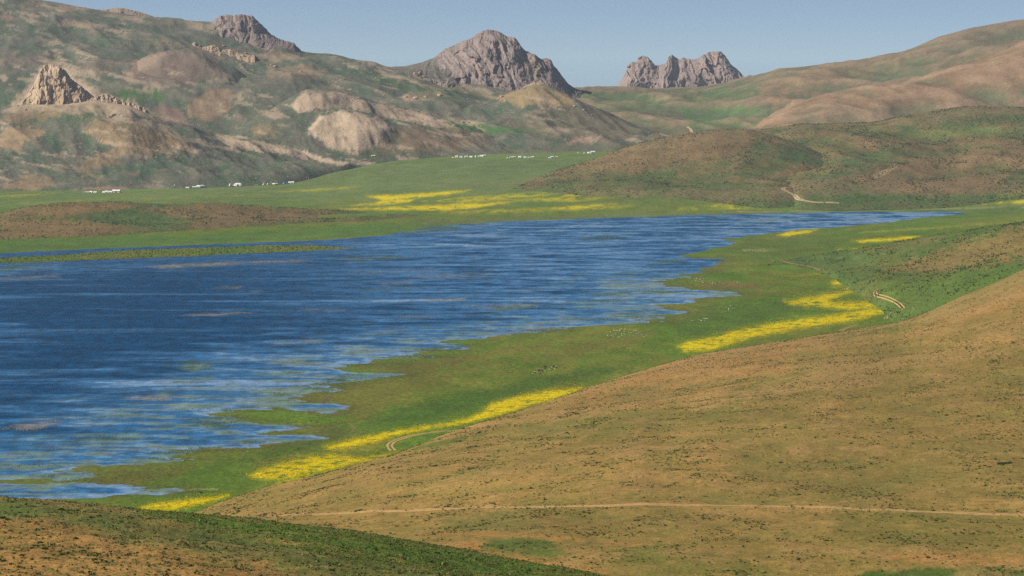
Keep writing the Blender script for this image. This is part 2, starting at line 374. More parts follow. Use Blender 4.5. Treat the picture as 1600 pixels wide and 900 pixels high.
def build_ground():
    us = np.arange(-600, 2200.1, 3.0)
    vrow = np.concatenate([np.linspace(1500, 830, 40)[:-1], np.arange(830, 176, -1.4)]); dr = d_for_z(vrow, 0.0)
    dr = np.concatenate([dr, []])
    U, D = np.meshgrid(us, dr); zb = zbase(U.ravel(), D.ravel()).reshape(D.shape)
    X = (U - 800) / FPX * (D * CP + CAM_H * SP); Uf, Df = U.ravel(), D.ravel()
    s = lake_sd(X.ravel(), Df); zb = zb.ravel() + 1.2 * fbm(X.ravel() / 150, Df / 200, o=3) * sstep(20, 150, s)
    Z = np.where(s > 0, np.minimum(0.012 * s + .03, 1e9) * (1 - sstep(30, 180, s)) + zb * sstep(30, 180, s), np.maximum(0.03 * s, -2.0) - .03)
    V = np.stack([X.ravel(), Df, Z], -1); pu, pv = project(V[:, 0], V[:, 1], V[:, 2])
    c = paint(pu, pv, V[:, 0], V[:, 1], Z, [(94, 118, 36), (114, 118, 44), (84, 110, 32)], PATCH_GROUND, 1.0)
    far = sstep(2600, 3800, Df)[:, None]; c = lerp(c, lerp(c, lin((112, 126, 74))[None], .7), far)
    wet = (1 - sstep(2, 26, s + 6 * fbm(V[:, 0] / 30, Df / 60, 9.0)))[:, None] * (pv > 398)[:, None]; c = lerp(c, lin((96, 92, 48))[None], wet * .55)
    yd = yellow_density(pu, pv)[:, None]
    c = lerp(c, lin((226, 204, 0))[None], np.clip(yd * 1.2, 0, 1) ** 1.4 * .85)
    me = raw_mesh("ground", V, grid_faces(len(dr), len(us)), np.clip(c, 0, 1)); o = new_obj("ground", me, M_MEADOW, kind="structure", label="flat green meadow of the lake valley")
    LAYERS["ground"] = dict(V=V, F=grid_faces(len(dr), len(us)), pu=pu, pv=pv, col=c, obj=o, T=np.zeros(len(V)))
build_ground()

# weed beds of the lake, pixel outlines on the water: (outline, density)
MARSH = [([(560,572),(700,548),(760,528),(850,514),(980,506),(960,514),(840,525),(740,548),(620,592),(560,600)], .8),
 ([(300,660),(380,640),(420,615),(520,590),(600,560),(700,540),(660,572),(590,598),(500,622),(430,650),(470,664),(400,665),(330,672)], .9),
 ([(20,760),(70,742),(150,728),(220,716),(300,705),(380,690),(300,715),(200,735),(130,755),(60,766)], .8),
 ([(180,720),(300,700),(340,705),(250,722)], .6), ([(280,574),(300,566),(326,568),(330,576),(300,582)], .7), ([(272,592),(330,588),(336,592),(280,597)], .7),
 ([(238,615),(270,611),(268,618),(240,620)], .6), ([(145,648),(190,645),(186,652),(150,654)], .5), ([(120,686),(220,676),(225,684),(130,692)], .6), ([(300,640),(400,620),(420,610),(330,626)], .3),
 ([(760,484),(800,476),(835,475),(828,482),(780,486)], .6), ([(880,500),(960,488),(1030,486),(1020,494),(930,500)], .5), ([(940,460),(1000,448),(1060,446),(1050,456),(980,462)], .55), ([(1000,440),(1060,430),(1080,432),(1040,442)], .6),
 ([(880,476),(960,466),(1000,468),(930,478)], .4), ([(1010,410),(1060,404),(1070,408),(1030,412)], .5), ([(520,404),(600,398),(640,402),(560,410)], .3), ([(600,360),(700,355),(760,352),(720,360),(640,366)], .5), ([(900,372),(960,368),(980,372),(920,376)], .35),
 ([(420,585),(470,580),(480,585),(430,590)], .5), ([(560,452),(640,446),(650,449),(570,455)], .25), ([(0,418),(80,416),(80,420),(0,424)], .4), ([(1150,345),(1260,340),(1280,342),(1180,348)], .3), ([(70,692),(140,688),(200,690),(110,700)], .4), ([(20,730),(120,720),(110,728),(30,738)], .5)]
DRY = [([(195,624),(215,619),(262,618),(264,624),(215,628)], 1.0), ([(22,664),(50,658),(95,655),(92,662),(50,671),(30,670)], 1.0), ([(230,416),(330,410),(470,406),(468,409),(340,415),(250,419)], .9),
 ([(60,694),(100,692),(100,695),(66,697)], .6), ([(290,493),(360,488),(390,489),(340,493)], .8), ([(0,434),(90,430),(92,433),(0,438)], .5), ([(330,450),(375,448),(372,451),(334,452)], .7), ([(368,456),(405,454),(400,457)], .6), ([(510,484),(540,483),(535,486)], .6),
 ([(420,536),(500,530),(500,534),(430,539)], .7), ([(595,442),(640,440),(645,443),(600,444)], .7), ([(640,430),(765,428),(760,432),(660,434)], .5), ([(560,424),(680,422),(676,425),(570,427)], .4), ([(660,468),(730,464),(720,470),(670,471)], .6), ([(420,563),(460,562),(460,566),(425,567)], .8),
 ([(620,494),(680,492),(676,496),(630,497)], .4), ([(590,516),(640,513),(636,518),(600,519)], .5), ([(740,478),(840,474),(830,480),(760,484)], .4), ([(815,452),(845,451),(840,453)], .5), ([(455,484),(475,482),(540,484),(530,487)], .4)]
# ------------------------------------------------------------------ lake surface
def build_lake():
    m, nt, b = nodes_of("lake_water"); L = nt.links.new
    tc = N(nt, "ShaderNodeTexCoord")
    def noise(scale, sx, sy, det=4.0, rough=.55):
        mp = N(nt, "ShaderNodeMapping"); mp.inputs["Scale"].default_value = (sx, sy, 1); L(tc.outputs["Object"], mp.inputs[0])
        n = N(nt, "ShaderNodeTexNoise", i_Scale=scale, i_Detail=det, i_Roughness=rough); L(mp.outputs[0], n.inputs["Vector"]); return n.outputs[0]
    def mr(x, a, b_, c, d, smooth=True):
        r = N(nt, "ShaderNodeMapRange"); r.interpolation_type = 'SMOOTHSTEP' if smooth else 'LINEAR'
        for i, q in enumerate((a, b_, c, d)): r.inputs[i + 1].default_value = q
        L(x, r.inputs[0]); return r.outputs[0]
    at = N(nt, "ShaderNodeVertexColor", layer_name="Col"); sep = N(nt, "ShaderNodeSeparateColor"); L(at.outputs[0], sep.inputs[0])
    def mixc(f, a, c):
        q = N(nt, "ShaderNodeMix", data_type='RGBA'); L(f, q.inputs[0])
        for k, x in ((6, a), (7, c)):
            if isinstance(x, tuple): q.inputs[k].default_value = (*lin(x), 1)
            else: L(x, q.inputs[k])
        return q.outputs[2]
    def op(o, a, c):
        q = N(nt, "ShaderNodeMath", operation=o)
        for k, x in ((0, a), (1, c)):
            if isinstance(x, (int, float)): q.inputs[k].default_value = x
            else: L(x, q.inputs[k])
        return q.outputs[0]
    lanes = mr(noise(1 / 150.0, .55, 3.2, 6.0, .62), .5, .74, 0, 1)           # slicks between wind-ruffled water
    broad = mr(noise(1 / 420.0, .5, 1.0, 3.0, .5), .4, .6, .2, 1)
    calm = op('MINIMUM', op('ADD', op('MULTIPLY', lanes, broad), sep.outputs[0]), 1.0)
    col = mixc(mr(calm, 0, .65, 0, 1, False), (0, 62, 100), (46, 112, 158)); col = mixc(mr(calm, .6, 1, 0, 1), col, (122, 156, 188))  # pale steps put the sky's reflection on calm water into the colour
    col = mixc(sep.outputs[1], col, (104, 122, 66)); col = mixc(sep.outputs[2], col, (176, 160, 122))
    fine = op('MULTIPLY', mr(noise(1 / 3.0, .35, .16, 4.0, .7), .3, .7, .55, 1.5, False), mr(noise(1 / 14.0, .35, .5, 4.0, .7), .3, .7, .75, 1.25, False))
    sc = N(nt, "ShaderNodeVectorMath", operation='SCALE'); L(col, sc.inputs[0]); L(fine, sc.inputs["Scale"])
    L(sc.outputs[0], b.inputs["Base Color"])
    b.inputs["IOR"].default_value = 1.33
    L(mr(calm, 0, 1, .36, .2, False), b.inputs["Roughness"]); L(op('MULTIPLY', mr(calm, 0, 1, .02, .4, False), mr(sep.outputs[1], 0, 1, 1, .2, False)), b.inputs["Specular IOR Level"])
    h = noise(1 / 1.6, .6, .35, 5.0, .65)
    bp = N(nt, "ShaderNodeBump", i_Distance=.5); L(h, bp.inputs["Height"]); L(mr(calm, 0, 1, 1.0, .5, False), bp.inputs["Strength"]); L(bp.outputs[0], b.inputs["Normal"])
    us = np.arange(-420, 1560.1, 3.0); vr = np.concatenate([np.arange(870, 800, -6.0), np.arange(800, 322, -1.0)]); U, VV = np.meshgrid(us, vr); D = d_for_z(VV, 0.0)
    X, Y, _ = at_d(U, VV, D); X, Y, U, VV = X.ravel(), Y.ravel(), U.ravel(), VV.ravel(); s = lake_sd(X, Y); near = sstep(405, 440, VV)
    st = fbm(X / 70, Y / 26, 6.0, o=5, gain=.6); st2 = fbm(X / 40, Y / 14, 9.0, o=5, gain=.62)
    shallow_sheen = sstep(-190, -5, s + 110 * st) * (.3 + .7 * near) * (.45 + .55 * sstep(-.4, .4, st2)); shallow_sheen = np.maximum(shallow_sheen, sstep(-26, -3, s) * near * .95)  # paler shallows, plus pools whose sky reflection is painted in
    right = (sstep(350, 1000, U + 1.2 * (520 - VV)) * .75 + sstep(1050, 1350, U) * .3) * sstep(-.45, .4, st + .1 + .4 * st2)
    k = np.clip(np.maximum(shallow_sheen, right), 0, 1)
    weed = np.zeros(X.shape); tan = np.zeros(X.shape)
    for L_, A in ((MARSH, weed), (DRY, tan)):
        for poly, dn in L_:
            P = np.asarray(poly, float); mm = (U > P[:, 0].min() - 40) & (U < P[:, 0].max() + 40) & (VV > P[:, 1].min() - 10) & (VV < P[:, 1].max() + 10)
            if mm.any():
                q = poly_sd(U[mm] * .3, VV[mm], P * np.array([.3, 1])) + 3.2 * st2[mm] + 1.5 * st[mm]
                A[mm] = np.maximum(A[mm], min(dn, .8) * (1 - sstep(-2.2, 2.4, q)) * sstep(-.5, .3, st2[mm] + .15))
    fringe = sstep(-110, -6, s + 50 * st2) * near * sstep(-.05, .45, st2 + .6 * st) * .8          # weed in the shallows off the near shore
    weed = np.clip(np.maximum(weed, fringe), 0, .85); tan = np.clip(tan * .55, 0, .6)
    V = np.stack([X, Y, np.zeros(X.size)], -1)
    me = raw_mesh("lake", V, grid_faces(len(vr), len(us)), np.stack([k, weed, tan], -1))
    new_obj("lake", me, m, kind="structure", label="deep blue wind-ruffled lake")
build_lake()

# ------------------------------------------------------------------ hills, near to far
TRACKC = (172, 134, 78)
M_FORE = terrain_mat("foreground_soil", scales=((.35, .3), (1.6, .25), (12, .18)), speck=((82, 92, 44), .7, .5, .6, .75), bump=.6, bump_scale=.5, stretch=(1, .6, 1))
loft("foreground_hill", [
    dict(p=[(-600,1180),(2200,1180)], D=[(-600,215),(2200,215)]),
    dict(p=[(-600,900),(700,920),(960,960),(1300,1020),(2200,1100)], D=[(-600,300),(700,315),(1000,320),(2200,320)]),
    dict(p=[(-600,830),(0,836),(250,845),(500,872),(700,893),(960,935),(1300,1000),(2200,1080)], D=[(-600,380),(700,385),(2200,385)]),
    dict(p=[(-600,765),(-100,771),(0,776),(60,780),(151,788),(215,796),(280,801),(340,806),(400,811),(453,819),(551,829),(664,849),(721,858),(800,874),(900,890),(960,903),(1100,940),(1300,990),(2200,1075)], D=[(-600,470),(200,470),(700,450),(1000,440),(2200,430)]),
  ], [24, 46, 40], -600, 1700, 3.0, [(108, 116, 54), (142, 122, 66), (98, 112, 50)], [
    ([(-600,830),(0,815),(60,806),(140,820),(190,846),(280,850),(330,870),(420,880),(520,900),(560,960),(-600,960)], (172,128,70), 14, 14, .9),
    ([(180,818),(240,812),(300,822),(290,840),(220,842)], (168,126,70), 5, 8, .8),
    ([(60,795),(180,806),(330,830),(420,860),(300,862),(160,830),(80,812)], (88,102,46), 8, 10, .6),
    ([(215,798),(340,808),(453,821),(600,842),(720,862),(900,893),(960,910),(860,915),(700,884),(560,866),(420,838),(300,816)], (88,114,38), 6, 7, .85),
    ([(430,850),(600,872),(760,900),(800,940),(560,930),(430,890)], (86,100,38), 10, 12, .6),
    ([(300,880),(360,876),(440,890),(430,905),(320,905)], (146,110,58), 4, 7, .6),
  ], relief=lambda X, Y, t: .9 * fbm(X / 22, Y / 26, o=4) * sstep(1.02, .7, t) + .25 * fbm(X / 4, Y / 5, 3.0, o=3), sig=10, back=(420, -115), foot=None, mat=M_FORE, seed=2.2, drain=(6, .3, (158, 120, 68), (90, 104, 46), .4),
  label="low foreground hill of brown soil and green turf")

M_BROWN = terrain_mat("dry_slope", scales=((.5, .34), (3.0, .24), (26, .13), (110, .09)), speck=((104, 106, 50), .9, .52, .6, .8), bump=.5, bump_scale=.8, stretch=(1, .6, 1))
loft("brown_hillside", [
    dict(p=[(-600,1250),(2200,1250)], D=[(-600,420),(2200,420)]),
    dict(p=[(-600,930),(300,900),(2200,900)], D=[(-600,660),(300,660),(700,600),(2200,590)]),
    dict(p=[(-600,880),(300,845),(1000,800),(2200,800)], D=[(-600,820),(300,790),(1000,740),(1600,720),(2200,710)]),
    dict(p=[(-600,850),(300,820),(600,757),(1000,700),(1600,700),(2200,700)], D=[(-600,930),(300,930),(600,930),(1000,950),(1600,900),(2200,890)]),
    dict(p=[(-600,838),(300,808),(600,728),(1000,632),(1300,600),(1600,590),(2200,580)], D=[(-600,990),(300,1000),(600,1060),(1000,1230),(1300,1160),(1600,1120),(2200,1100)]),
    dict(p=[(-600,830),(215,812),(300,803),(360,778),(428,758),(491,744),(560,725),(623,708),(700,676),(778,652),(850,630),(910,608),(1000,580),(1060,562),(1094,553),(1200,536),(1313,518),(1407,503),(1460,483),(1500,464),(1560,440),(1600,420),(1700,385),(2200,300)],
         Z=[(-600,1.5),(1000,1.5),(1200,5),(1313,9),(1407,15),(1500,30),(1600,47),(1700,62),(2200,100)]),
  ], [8, 60, 60, 56, 50], -600, 2200, 3.0, [BROWN, BROWN2, (134, 118, 56)], [
    ([(820,660),(1000,640),(1090,640),(1190,590),(1280,565),(1330,570),(1260,600),(1150,640),(1250,655),(1330,660),(1200,665),(1060,660),(900,690),(800,690)], (118,108,50), 10, 12, .7),
    ([(1250,560),(1400,545),(1600,540),(1700,560),(1600,640),(1400,650),(1300,620),(1200,660),(1150,650)], (134,112,58), 14, 14, .65),
    ([(1150,690),(1300,700),(1600,690),(1700,760),(1500,790),(1250,780),(1130,740)], (126,110,54), 20, 20, .6),
    ([(1300,790),(1600,800),(1700,850),(1450,865),(1300,840)], (118,108,48), 12, 14, .65),
    ([(690,812),(760,800),(840,808),(850,826),(760,830),(700,824)], (110,108,52), 5, 8, .65),
    ([(745,846),(800,838),(850,842),(895,866),(860,870),(790,862),(752,856)], (88,104,40), 3, 4, .9),
    ([(1350,893),(1440,888),(1560,887),(1600,893),(1620,935),(1300,935)], (74,94,32), 3, 3, 1),
    ([(1000,850),(1080,855),(1180,880),(1200,900),(1020,900),(960,875)], (104,108,42), 8, 10, .6),
    ([(680,850),(740,843),(755,850),(745,862),(830,875),(900,886),(960,895),(900,893),(800,878)], (182,128,66), 2.5, 3, .9),
    ([(640,832),(760,830),(900,838),(1000,850),(1000,854),(880,844),(740,837)], (180,130,70), 2, 2.5, .6),
    ([(1370,868),(1470,862),(1600,872),(1600,880),(1480,884),(1420,874)], (176,128,70), 3, 5, .8),
    ([(1380,505),(1430,492),(1530,462),(1600,430),(1640,415),(1620,470),(1480,510),(1340,530)], (158,120,66), 8, 10, .8),
    ([(606,700),(600,690),(640,680),(700,668),(790,655),(760,665),(700,676),(640,690),(630,706)], (170,128,72), 2.5, 2, .9),
    ([(620,700),(660,692),(720,682),(760,678),(700,695),(650,703)], (98,106,42), 3, 2.5, .9),
    ([(1000,575),(1100,553),(1240,540),(1230,580),(1090,620),(930,640),(860,640)], (166,124,70), 14, 12, .8),
    ([(1290,520),(1407,500),(1500,460),(1600,415),(1700,380),(1700,405),(1600,446),(1500,486),(1400,518),(1310,532)], (106,112,48), 12, 10, .75),
    ([(350,797),(420,800),(500,800),(620,796),(620,801),(420,806),(340,806)], (176,134,76), 3, 2, .6),
  ], relief=lambda X, Y, t: (2.2 * fbm(X / 120, Y / 170, o=4) + .35 * fbm(X / 14, Y / 18, 2.0, o=3)) * sstep(1.0, .8, t), sig=8, back=(260, -26), foot=None, mat=M_BROWN, seed=5.1, drain=(9, .5, (170, 132, 82), (118, 112, 56), .5),
  label="dry brown hillside dotted with tussocks on the right")

M_GREENH = terrain_mat("green_slope", scales=((1.5, .25), (10, .2), (60, .14)), speck=((62, 76, 40), 2.2, .53, .62, .7), bump=.5, bump_scale=1.5, stretch=(1, .5, 1))
loft("green_hillside", [
    dict(p=[(1180,425),(1215,416),(1280,424),(1330,446),(1400,486),(1500,490),(1600,460),(2200,380)], Z=[(1180,-3),(1230,0),(1280,2),(1340,4),(1400,8),(1500,20),(1600,35),(2200,60)]),
    dict(p=[(1180,424),(1215,412),(1290,408),(1380,410),(1450,405),(1600,385),(2200,330)], Z=[(1180,-3),(1215,1.5),(1290,7),(1380,13),(1450,20),(1600,40),(2200,70)]),
    dict(p=[(1180,423),(1215,408),(1296,395),(1380,383),(1448,369),(1520,358),(1600,347),(2200,270)], Z=[(1180,-3),(1215,2.5),(1296,11),(1380,19),(1448,28),(1600,46),(2200,95)]),
  ], [34, 34], 1180, 2200, 2.5, [(86, 106, 44), (104, 108, 50), (78, 98, 44)], [
    ([(1380,420),(1450,398),(1520,375),(1600,352),(1680,340),(1680,395),(1560,410),(1460,428)], (140,114,66), 8, 12, .8),
    ([(1215,408),(1300,398),(1380,398),(1360,415),(1260,418)], (88,106,56), 5, 6, .6),
    ([(1360,440),(1450,430),(1540,425),(1600,415),(1600,440),(1480,455),(1390,470)], (90,110,42), 8, 8, .7),
    ([(1340,388),(1448,371),(1480,366),(1450,380),(1380,392)], (118,108,62), 4, 6, .6),
  ], relief=lambda X, Y, t: (1.6 * fbm(X / 70, Y / 100, o=4)) * sstep(1.05, .75, t) * sstep(0, .3, t), sig=8, back=(200, -22), foot=(40, -6), mat=M_GREENH, seed=8.0,
  label="green shrubby hillside behind the flower field")

M_LOW = terrain_mat("low_hill_turf", scales=((2.5, .25), (14, .2), (70, .12)), speck=((66, 78, 44), 3.0, .54, .63, .75), bump=.5, bump_scale=2.5, stretch=(1, .5, 1))
loft("low_hill", [
    dict(p=[(-600,388),(0,373),(150,369),(300,358),(450,351),(560,345),(670,336)], Z=3),
    dict(p=[(-600,362),(0,355),(100,345),(200,343),(330,338),(450,338),(560,337),(670,335)], D=[(-600,2700),(0,2780),(200,2850),(450,2980),(670,3050)]),
    dict(p=[(-600,340),(0,334),(40,323),(100,316),(200,316),(260,319),(330,317),(420,323),(520,328),(600,332),(670,334.6)], D=[(-600,2860),(0,2900),(200,2960),(450,3060),(670,3100)]),
  ], [24, 24], -600, 670, 2.0, [(116, 100, 62), (92, 104, 56), (122, 102, 62)], [
    ([(50,332),(140,318),(220,318),(190,328),(90,338)], (132,106,68), 4, 5, .8),
    ([(230,325),(330,318),(420,324),(540,334),(460,345),(350,345),(270,340)], (130,106,68), 4, 6, .8),
    ([(0,345),(100,340),(230,355),(200,366),(60,372),(0,372)], (128,104,64), 5, 6, .8),
    ([(90,338),(200,330),(260,340),(300,352),(220,356),(120,345)], (84,104,52), 4, 6, .8),
    ([(520,330),(600,333),(660,336),(560,343)], (74,96,52), 3, 2, .7),
  ], relief=lambda X, Y, t: (2.6 * fbm(X / 80, Y / 90, o=4)) * sstep(1.1, .6, t) * sstep(0, .3, t), sig=6, back=(220, -30), foot=(30, -6), mat=M_LOW, seed=3.3,
  label="low brown hill on the far left shore")

M_MID = terrain_mat("mid_hill_turf", scales=((3, .25), (18, .2), (90, .14)), speck=((66, 76, 48), 3.4, .53, .62, .75), bump=.5, bump_scale=3, stretch=(1, .6, 1))
loft("shrubby_hill", [
    dict(p=[(700,297),(800,302),(900,310),(1000,314),(1200,317),(1300,314),(1600,310),(2200,305)], Z=[(700,9),(1000,8),(2200,9)]),
    dict(p=[(700,302),(800,296),(900,282),(1000,272),(1150,265),(1300,285),(1420,314)], D=[(700,3490),(800,3480),(1000,3490),(1300,3440),(1420,3380)]),
    dict(p=[(700,302),(760,296),(800,289),(840,276),(880,263),(920,251),(960,236),(1000,223),(1060,211),(1109,203),(1166,201),(1211,212),(1249,224),(1290,242),(1340,268),(1420,312)], D=[(700,3580),(800,3600),(1000,3700),(1200,3720),(1300,3700),(1420,3480)]),
  ], [36, 40], 700, 1420, 2.0, [(98, 104, 58), (120, 102, 66), (84, 100, 56)], [
    ([(880,270),(960,240),(1050,213),(1120,206),(1180,208),(1170,240),(1060,262),(960,272)], (128,104,72), 6, 9, .8),
    ([(1180,215),(1230,225),(1300,245),(1220,255),(1180,245)], (82,100,56), 5, 6, .7),
    ([(820,300),(1000,285),(1200,285),(1200,310),(1000,312),(860,310)], (92,106,56), 6, 8, .7),
    ([(1150,285),(1240,262),(1270,262),(1200,285)], (136,110,76), 3, 5, .7),
  ], relief=lambda X, Y, t: (7 * fbm(X / 160, Y / 190, o=4)) * sstep(1.1, .6, t) * sstep(0, .35, t), sig=5, back=(350, -70), foot=(30, -8), mat=M_MID, seed=4.4, drain=(10, 3.0, (138, 114, 82), (84, 102, 56), .5),
  label="rounded shrubby hill across the lake")
loft("shrubby_ridge", [
    dict(p=[(1100,296),(1200,308),(1250,316),(1300,317),(1600,313),(2200,308)], Z=[(1100,12),(1200,9),(2200,8)]),
    dict(p=[(1100,290),(1200,275),(1300,255),(1450,262),(1600,255),(2200,245)], D=[(1100,3520),(1600,3560),(2200,3560)]),
    dict(p=[(1100,240),(1200,222),(1300,212),(1450,215),(1600,205),(2200,190)], D=[(1100,3850),(2200,3850)]),
    dict(p=[(1100,215),(1204,201),(1249,193),(1300,192),(1362,191),(1390,186),(1419,178),(1460,172),(1506,168),(1600,168),(1700,160),(2200,140)], D=[(1100,4080),(2200,4080)]),
  ], [30, 30, 28], 1100, 2200, 2.0, [(106, 104, 62), (90, 102, 58), (124, 104, 68)], [
    ([(1340,275),(1420,250),(1520,230),(1620,235),(1600,265),(1540,295),(1420,300),(1360,295)], (136,110,76), 8, 12, .8),
    ([(1330,215),(1480,205),(1640,215),(1640,235),(1480,235),(1340,240)], (126,104,70), 6, 10, .7),
    ([(1200,300),(1330,300),(1430,305),(1600,300),(1650,315),(1200,318)], (84,106,54), 5, 6, .8),
    ([(1420,205),(1600,195),(1650,200),(1640,212),(1460,214)], (118,124,68), 4, 6, .8),
    ([(1560,305),(1600,290),(1680,280),(1680,296),(1600,308)], (142,138,70), 3, 3, .7),
    ([(1250,285),(1330,250),(1400,225),(1420,228),(1350,262),(1290,290)], (84,104,56), 5, 6, .7),
    ([(1362,275),(1400,258),(1404,261),(1368,280)], (168,140,104), 1.5, 1.5, .9),
    ([(1380,190),(1506,168),(1700,168),(1700,190),(1500,190)], (84,92,56), 5, 6, .7),
  ], relief=lambda X, Y, t: (9 * fbm(X / 170, Y / 220, 4.0, o=4) + 5 * (ridged(X / 240, Y / 300, 1.0, o=3) - .8)) * sstep(1.1, .65, t) * sstep(0, .3, t), sig=5, back=(400, -70), foot=(30, -8), mat=M_MID, seed=6.4, drain=(10, 3.0, (138, 114, 82), (84, 102, 56), .5),
  label="long shrubby ridge at the right beyond the lake")

M_FAR = terrain_mat("mountain_turf", scales=((4, .14), (18, .1), (120, .1)), speck=((150, 134, 112), 5.0, .57, .65, .6), bump=.6, bump_scale=4)
M_RMT = terrain_mat("right_mountain_turf", scales=((6, .14), (40, .16), (140, .12)), bump=.5, bump_scale=7)
RIGHT_P = [
    ([(1150,200),(1173,198),(1232,165),(1290,146),(1345,138),(1400,150),(1360,175),(1300,190),(1220,200)], (146,118,88), 6, 6, .7),
    ([(1172,200),(1195,186),(1228,166),(1240,160),(1236,170),(1205,192),(1190,201)], (170,138,104), 3, 3, .9),
    ([(1230,185),(1300,165),(1400,172),(1440,185),(1330,195),(1240,196)], (112,106,80), 8, 8, .7),
    ([(1350,140),(1440,122),(1540,88),(1600,63),(1700,40),(1700,140),(1560,130),(1480,160),(1400,150)], (140,112,84), 10, 10, .8),
    ([(1380,136),(1440,121),(1500,103),(1505,106),(1440,126),(1395,138)], (166,138,108), 1.5, 1.5, .8),
    ([(1440,85),(1470,60),(1520,47),(1600,35),(1700,20),(1700,45),(1600,60),(1500,85)], (110,100,80), 6, 8, .7),
    ([(1060,170),(1140,160),(1200,172),(1180,195),(1080,205)], (86,116,66), 5, 6, .8),
    ([(900,142),(1050,146),(1120,140),(1180,130),(1200,140),(1100,165),(980,170),(910,160)], (90,112,66), 5, 8, .7),
    ([(1180,135),(1290,103),(1370,96),(1360,125),(1270,140),(1200,160)], (136,114,84), 6, 10, .7),
    ([(1200,155),(1225,140),(1255,125),(1260,128),(1230,150),(1210,168)], (150,124,92), 3, 4, .8),
    ([(1120,188),(1180,178),(1200,178),(1180,192),(1130,196)], (130,124,86), 3, 4, .6),
    ([(1010,150),(1100,148),(1100,152),(1020,156)], (150,128,96), 2, 5, .6),
]
def gully(X, Y, t, a, s, sh=0.0): return a * (ridged(X / s + .35 * Y / s, Y / (s * 2.6), sh, o=5, gain=.5) - .7)
loft("right_mountain", [
    dict(G=[(860,4330),(1100,4330),(2200,4330)]),
    dict(p=[(860,190),(1000,185),(1100,185),(1200,172),(1300,165),(1450,150),(1600,130),(2200,110)], D=[(860,4900),(1100,4950),(2200,4900)]),
    dict(p=[(860,142),(900,140),(940,140),(1000,141),(1080,139),(1130,133),(1177,123),(1219,111),(1287,100),(1362,93),(1400,84),(1427,75),(1468,57),(1513,45),(1600,33),(1700,18),(2200,-50)], D=[(860,6100),(1100,6200),(1300,5900),(2200,5700)]),
  ], [36, 44], 860, 2200, 2.5, [(116, 108, 80), (100, 106, 76), (132, 112, 84)], RIGHT_P,
  relief=lambda X, Y, t: (gully(X, Y, t, 16, 330) + 12 * fbm(X / 260, Y / 320, o=4)) * sstep(1.06, .8, t) * sstep(-.1, .25, t), sig=4, back=(600, -160), foot=None, mat=M_RMT, seed=9.1, drain=(9, 6.0, (156, 130, 104), (92, 106, 74), .5),
  label="broad brown mountain rising at the right")
loft("right_spur", [
    dict(G=[(1100,4250),(2200,4250)]),
    dict(p=[(1100,225),(1180,208),(1240,190),(1300,180),(1450,168),(1600,140),(2200,110)], D=4420),
    dict(p=[(1100,225),(1172,199),(1212,174),(1245,159),(1290,147),(1345,139),(1385,137),(1440,122),(1500,104),(1550,88),(1600,64),(1700,30),(2200,-30)], D=[(1100,4400),(1200,4700),(1600,4850),(2200,4900)]),
  ], [26, 40], 1110, 2200, 2.5, [(126, 108, 82), (112, 104, 78), (138, 112, 86)], RIGHT_P,
  relief=lambda X, Y, t: (gully(X, Y, t, 9, 210, 4.0) + 7 * fbm(X / 150, Y / 220, 7.0, o=4)) * sstep(1.05, .8, t) * sstep(0, .3, t), sig=4, back=(420, -90), foot=None, mat=M_RMT, seed=10.3, drain=(9, 4.0, (160, 132, 106), (98, 106, 76), .5),
  label="bare spur below the right mountain")

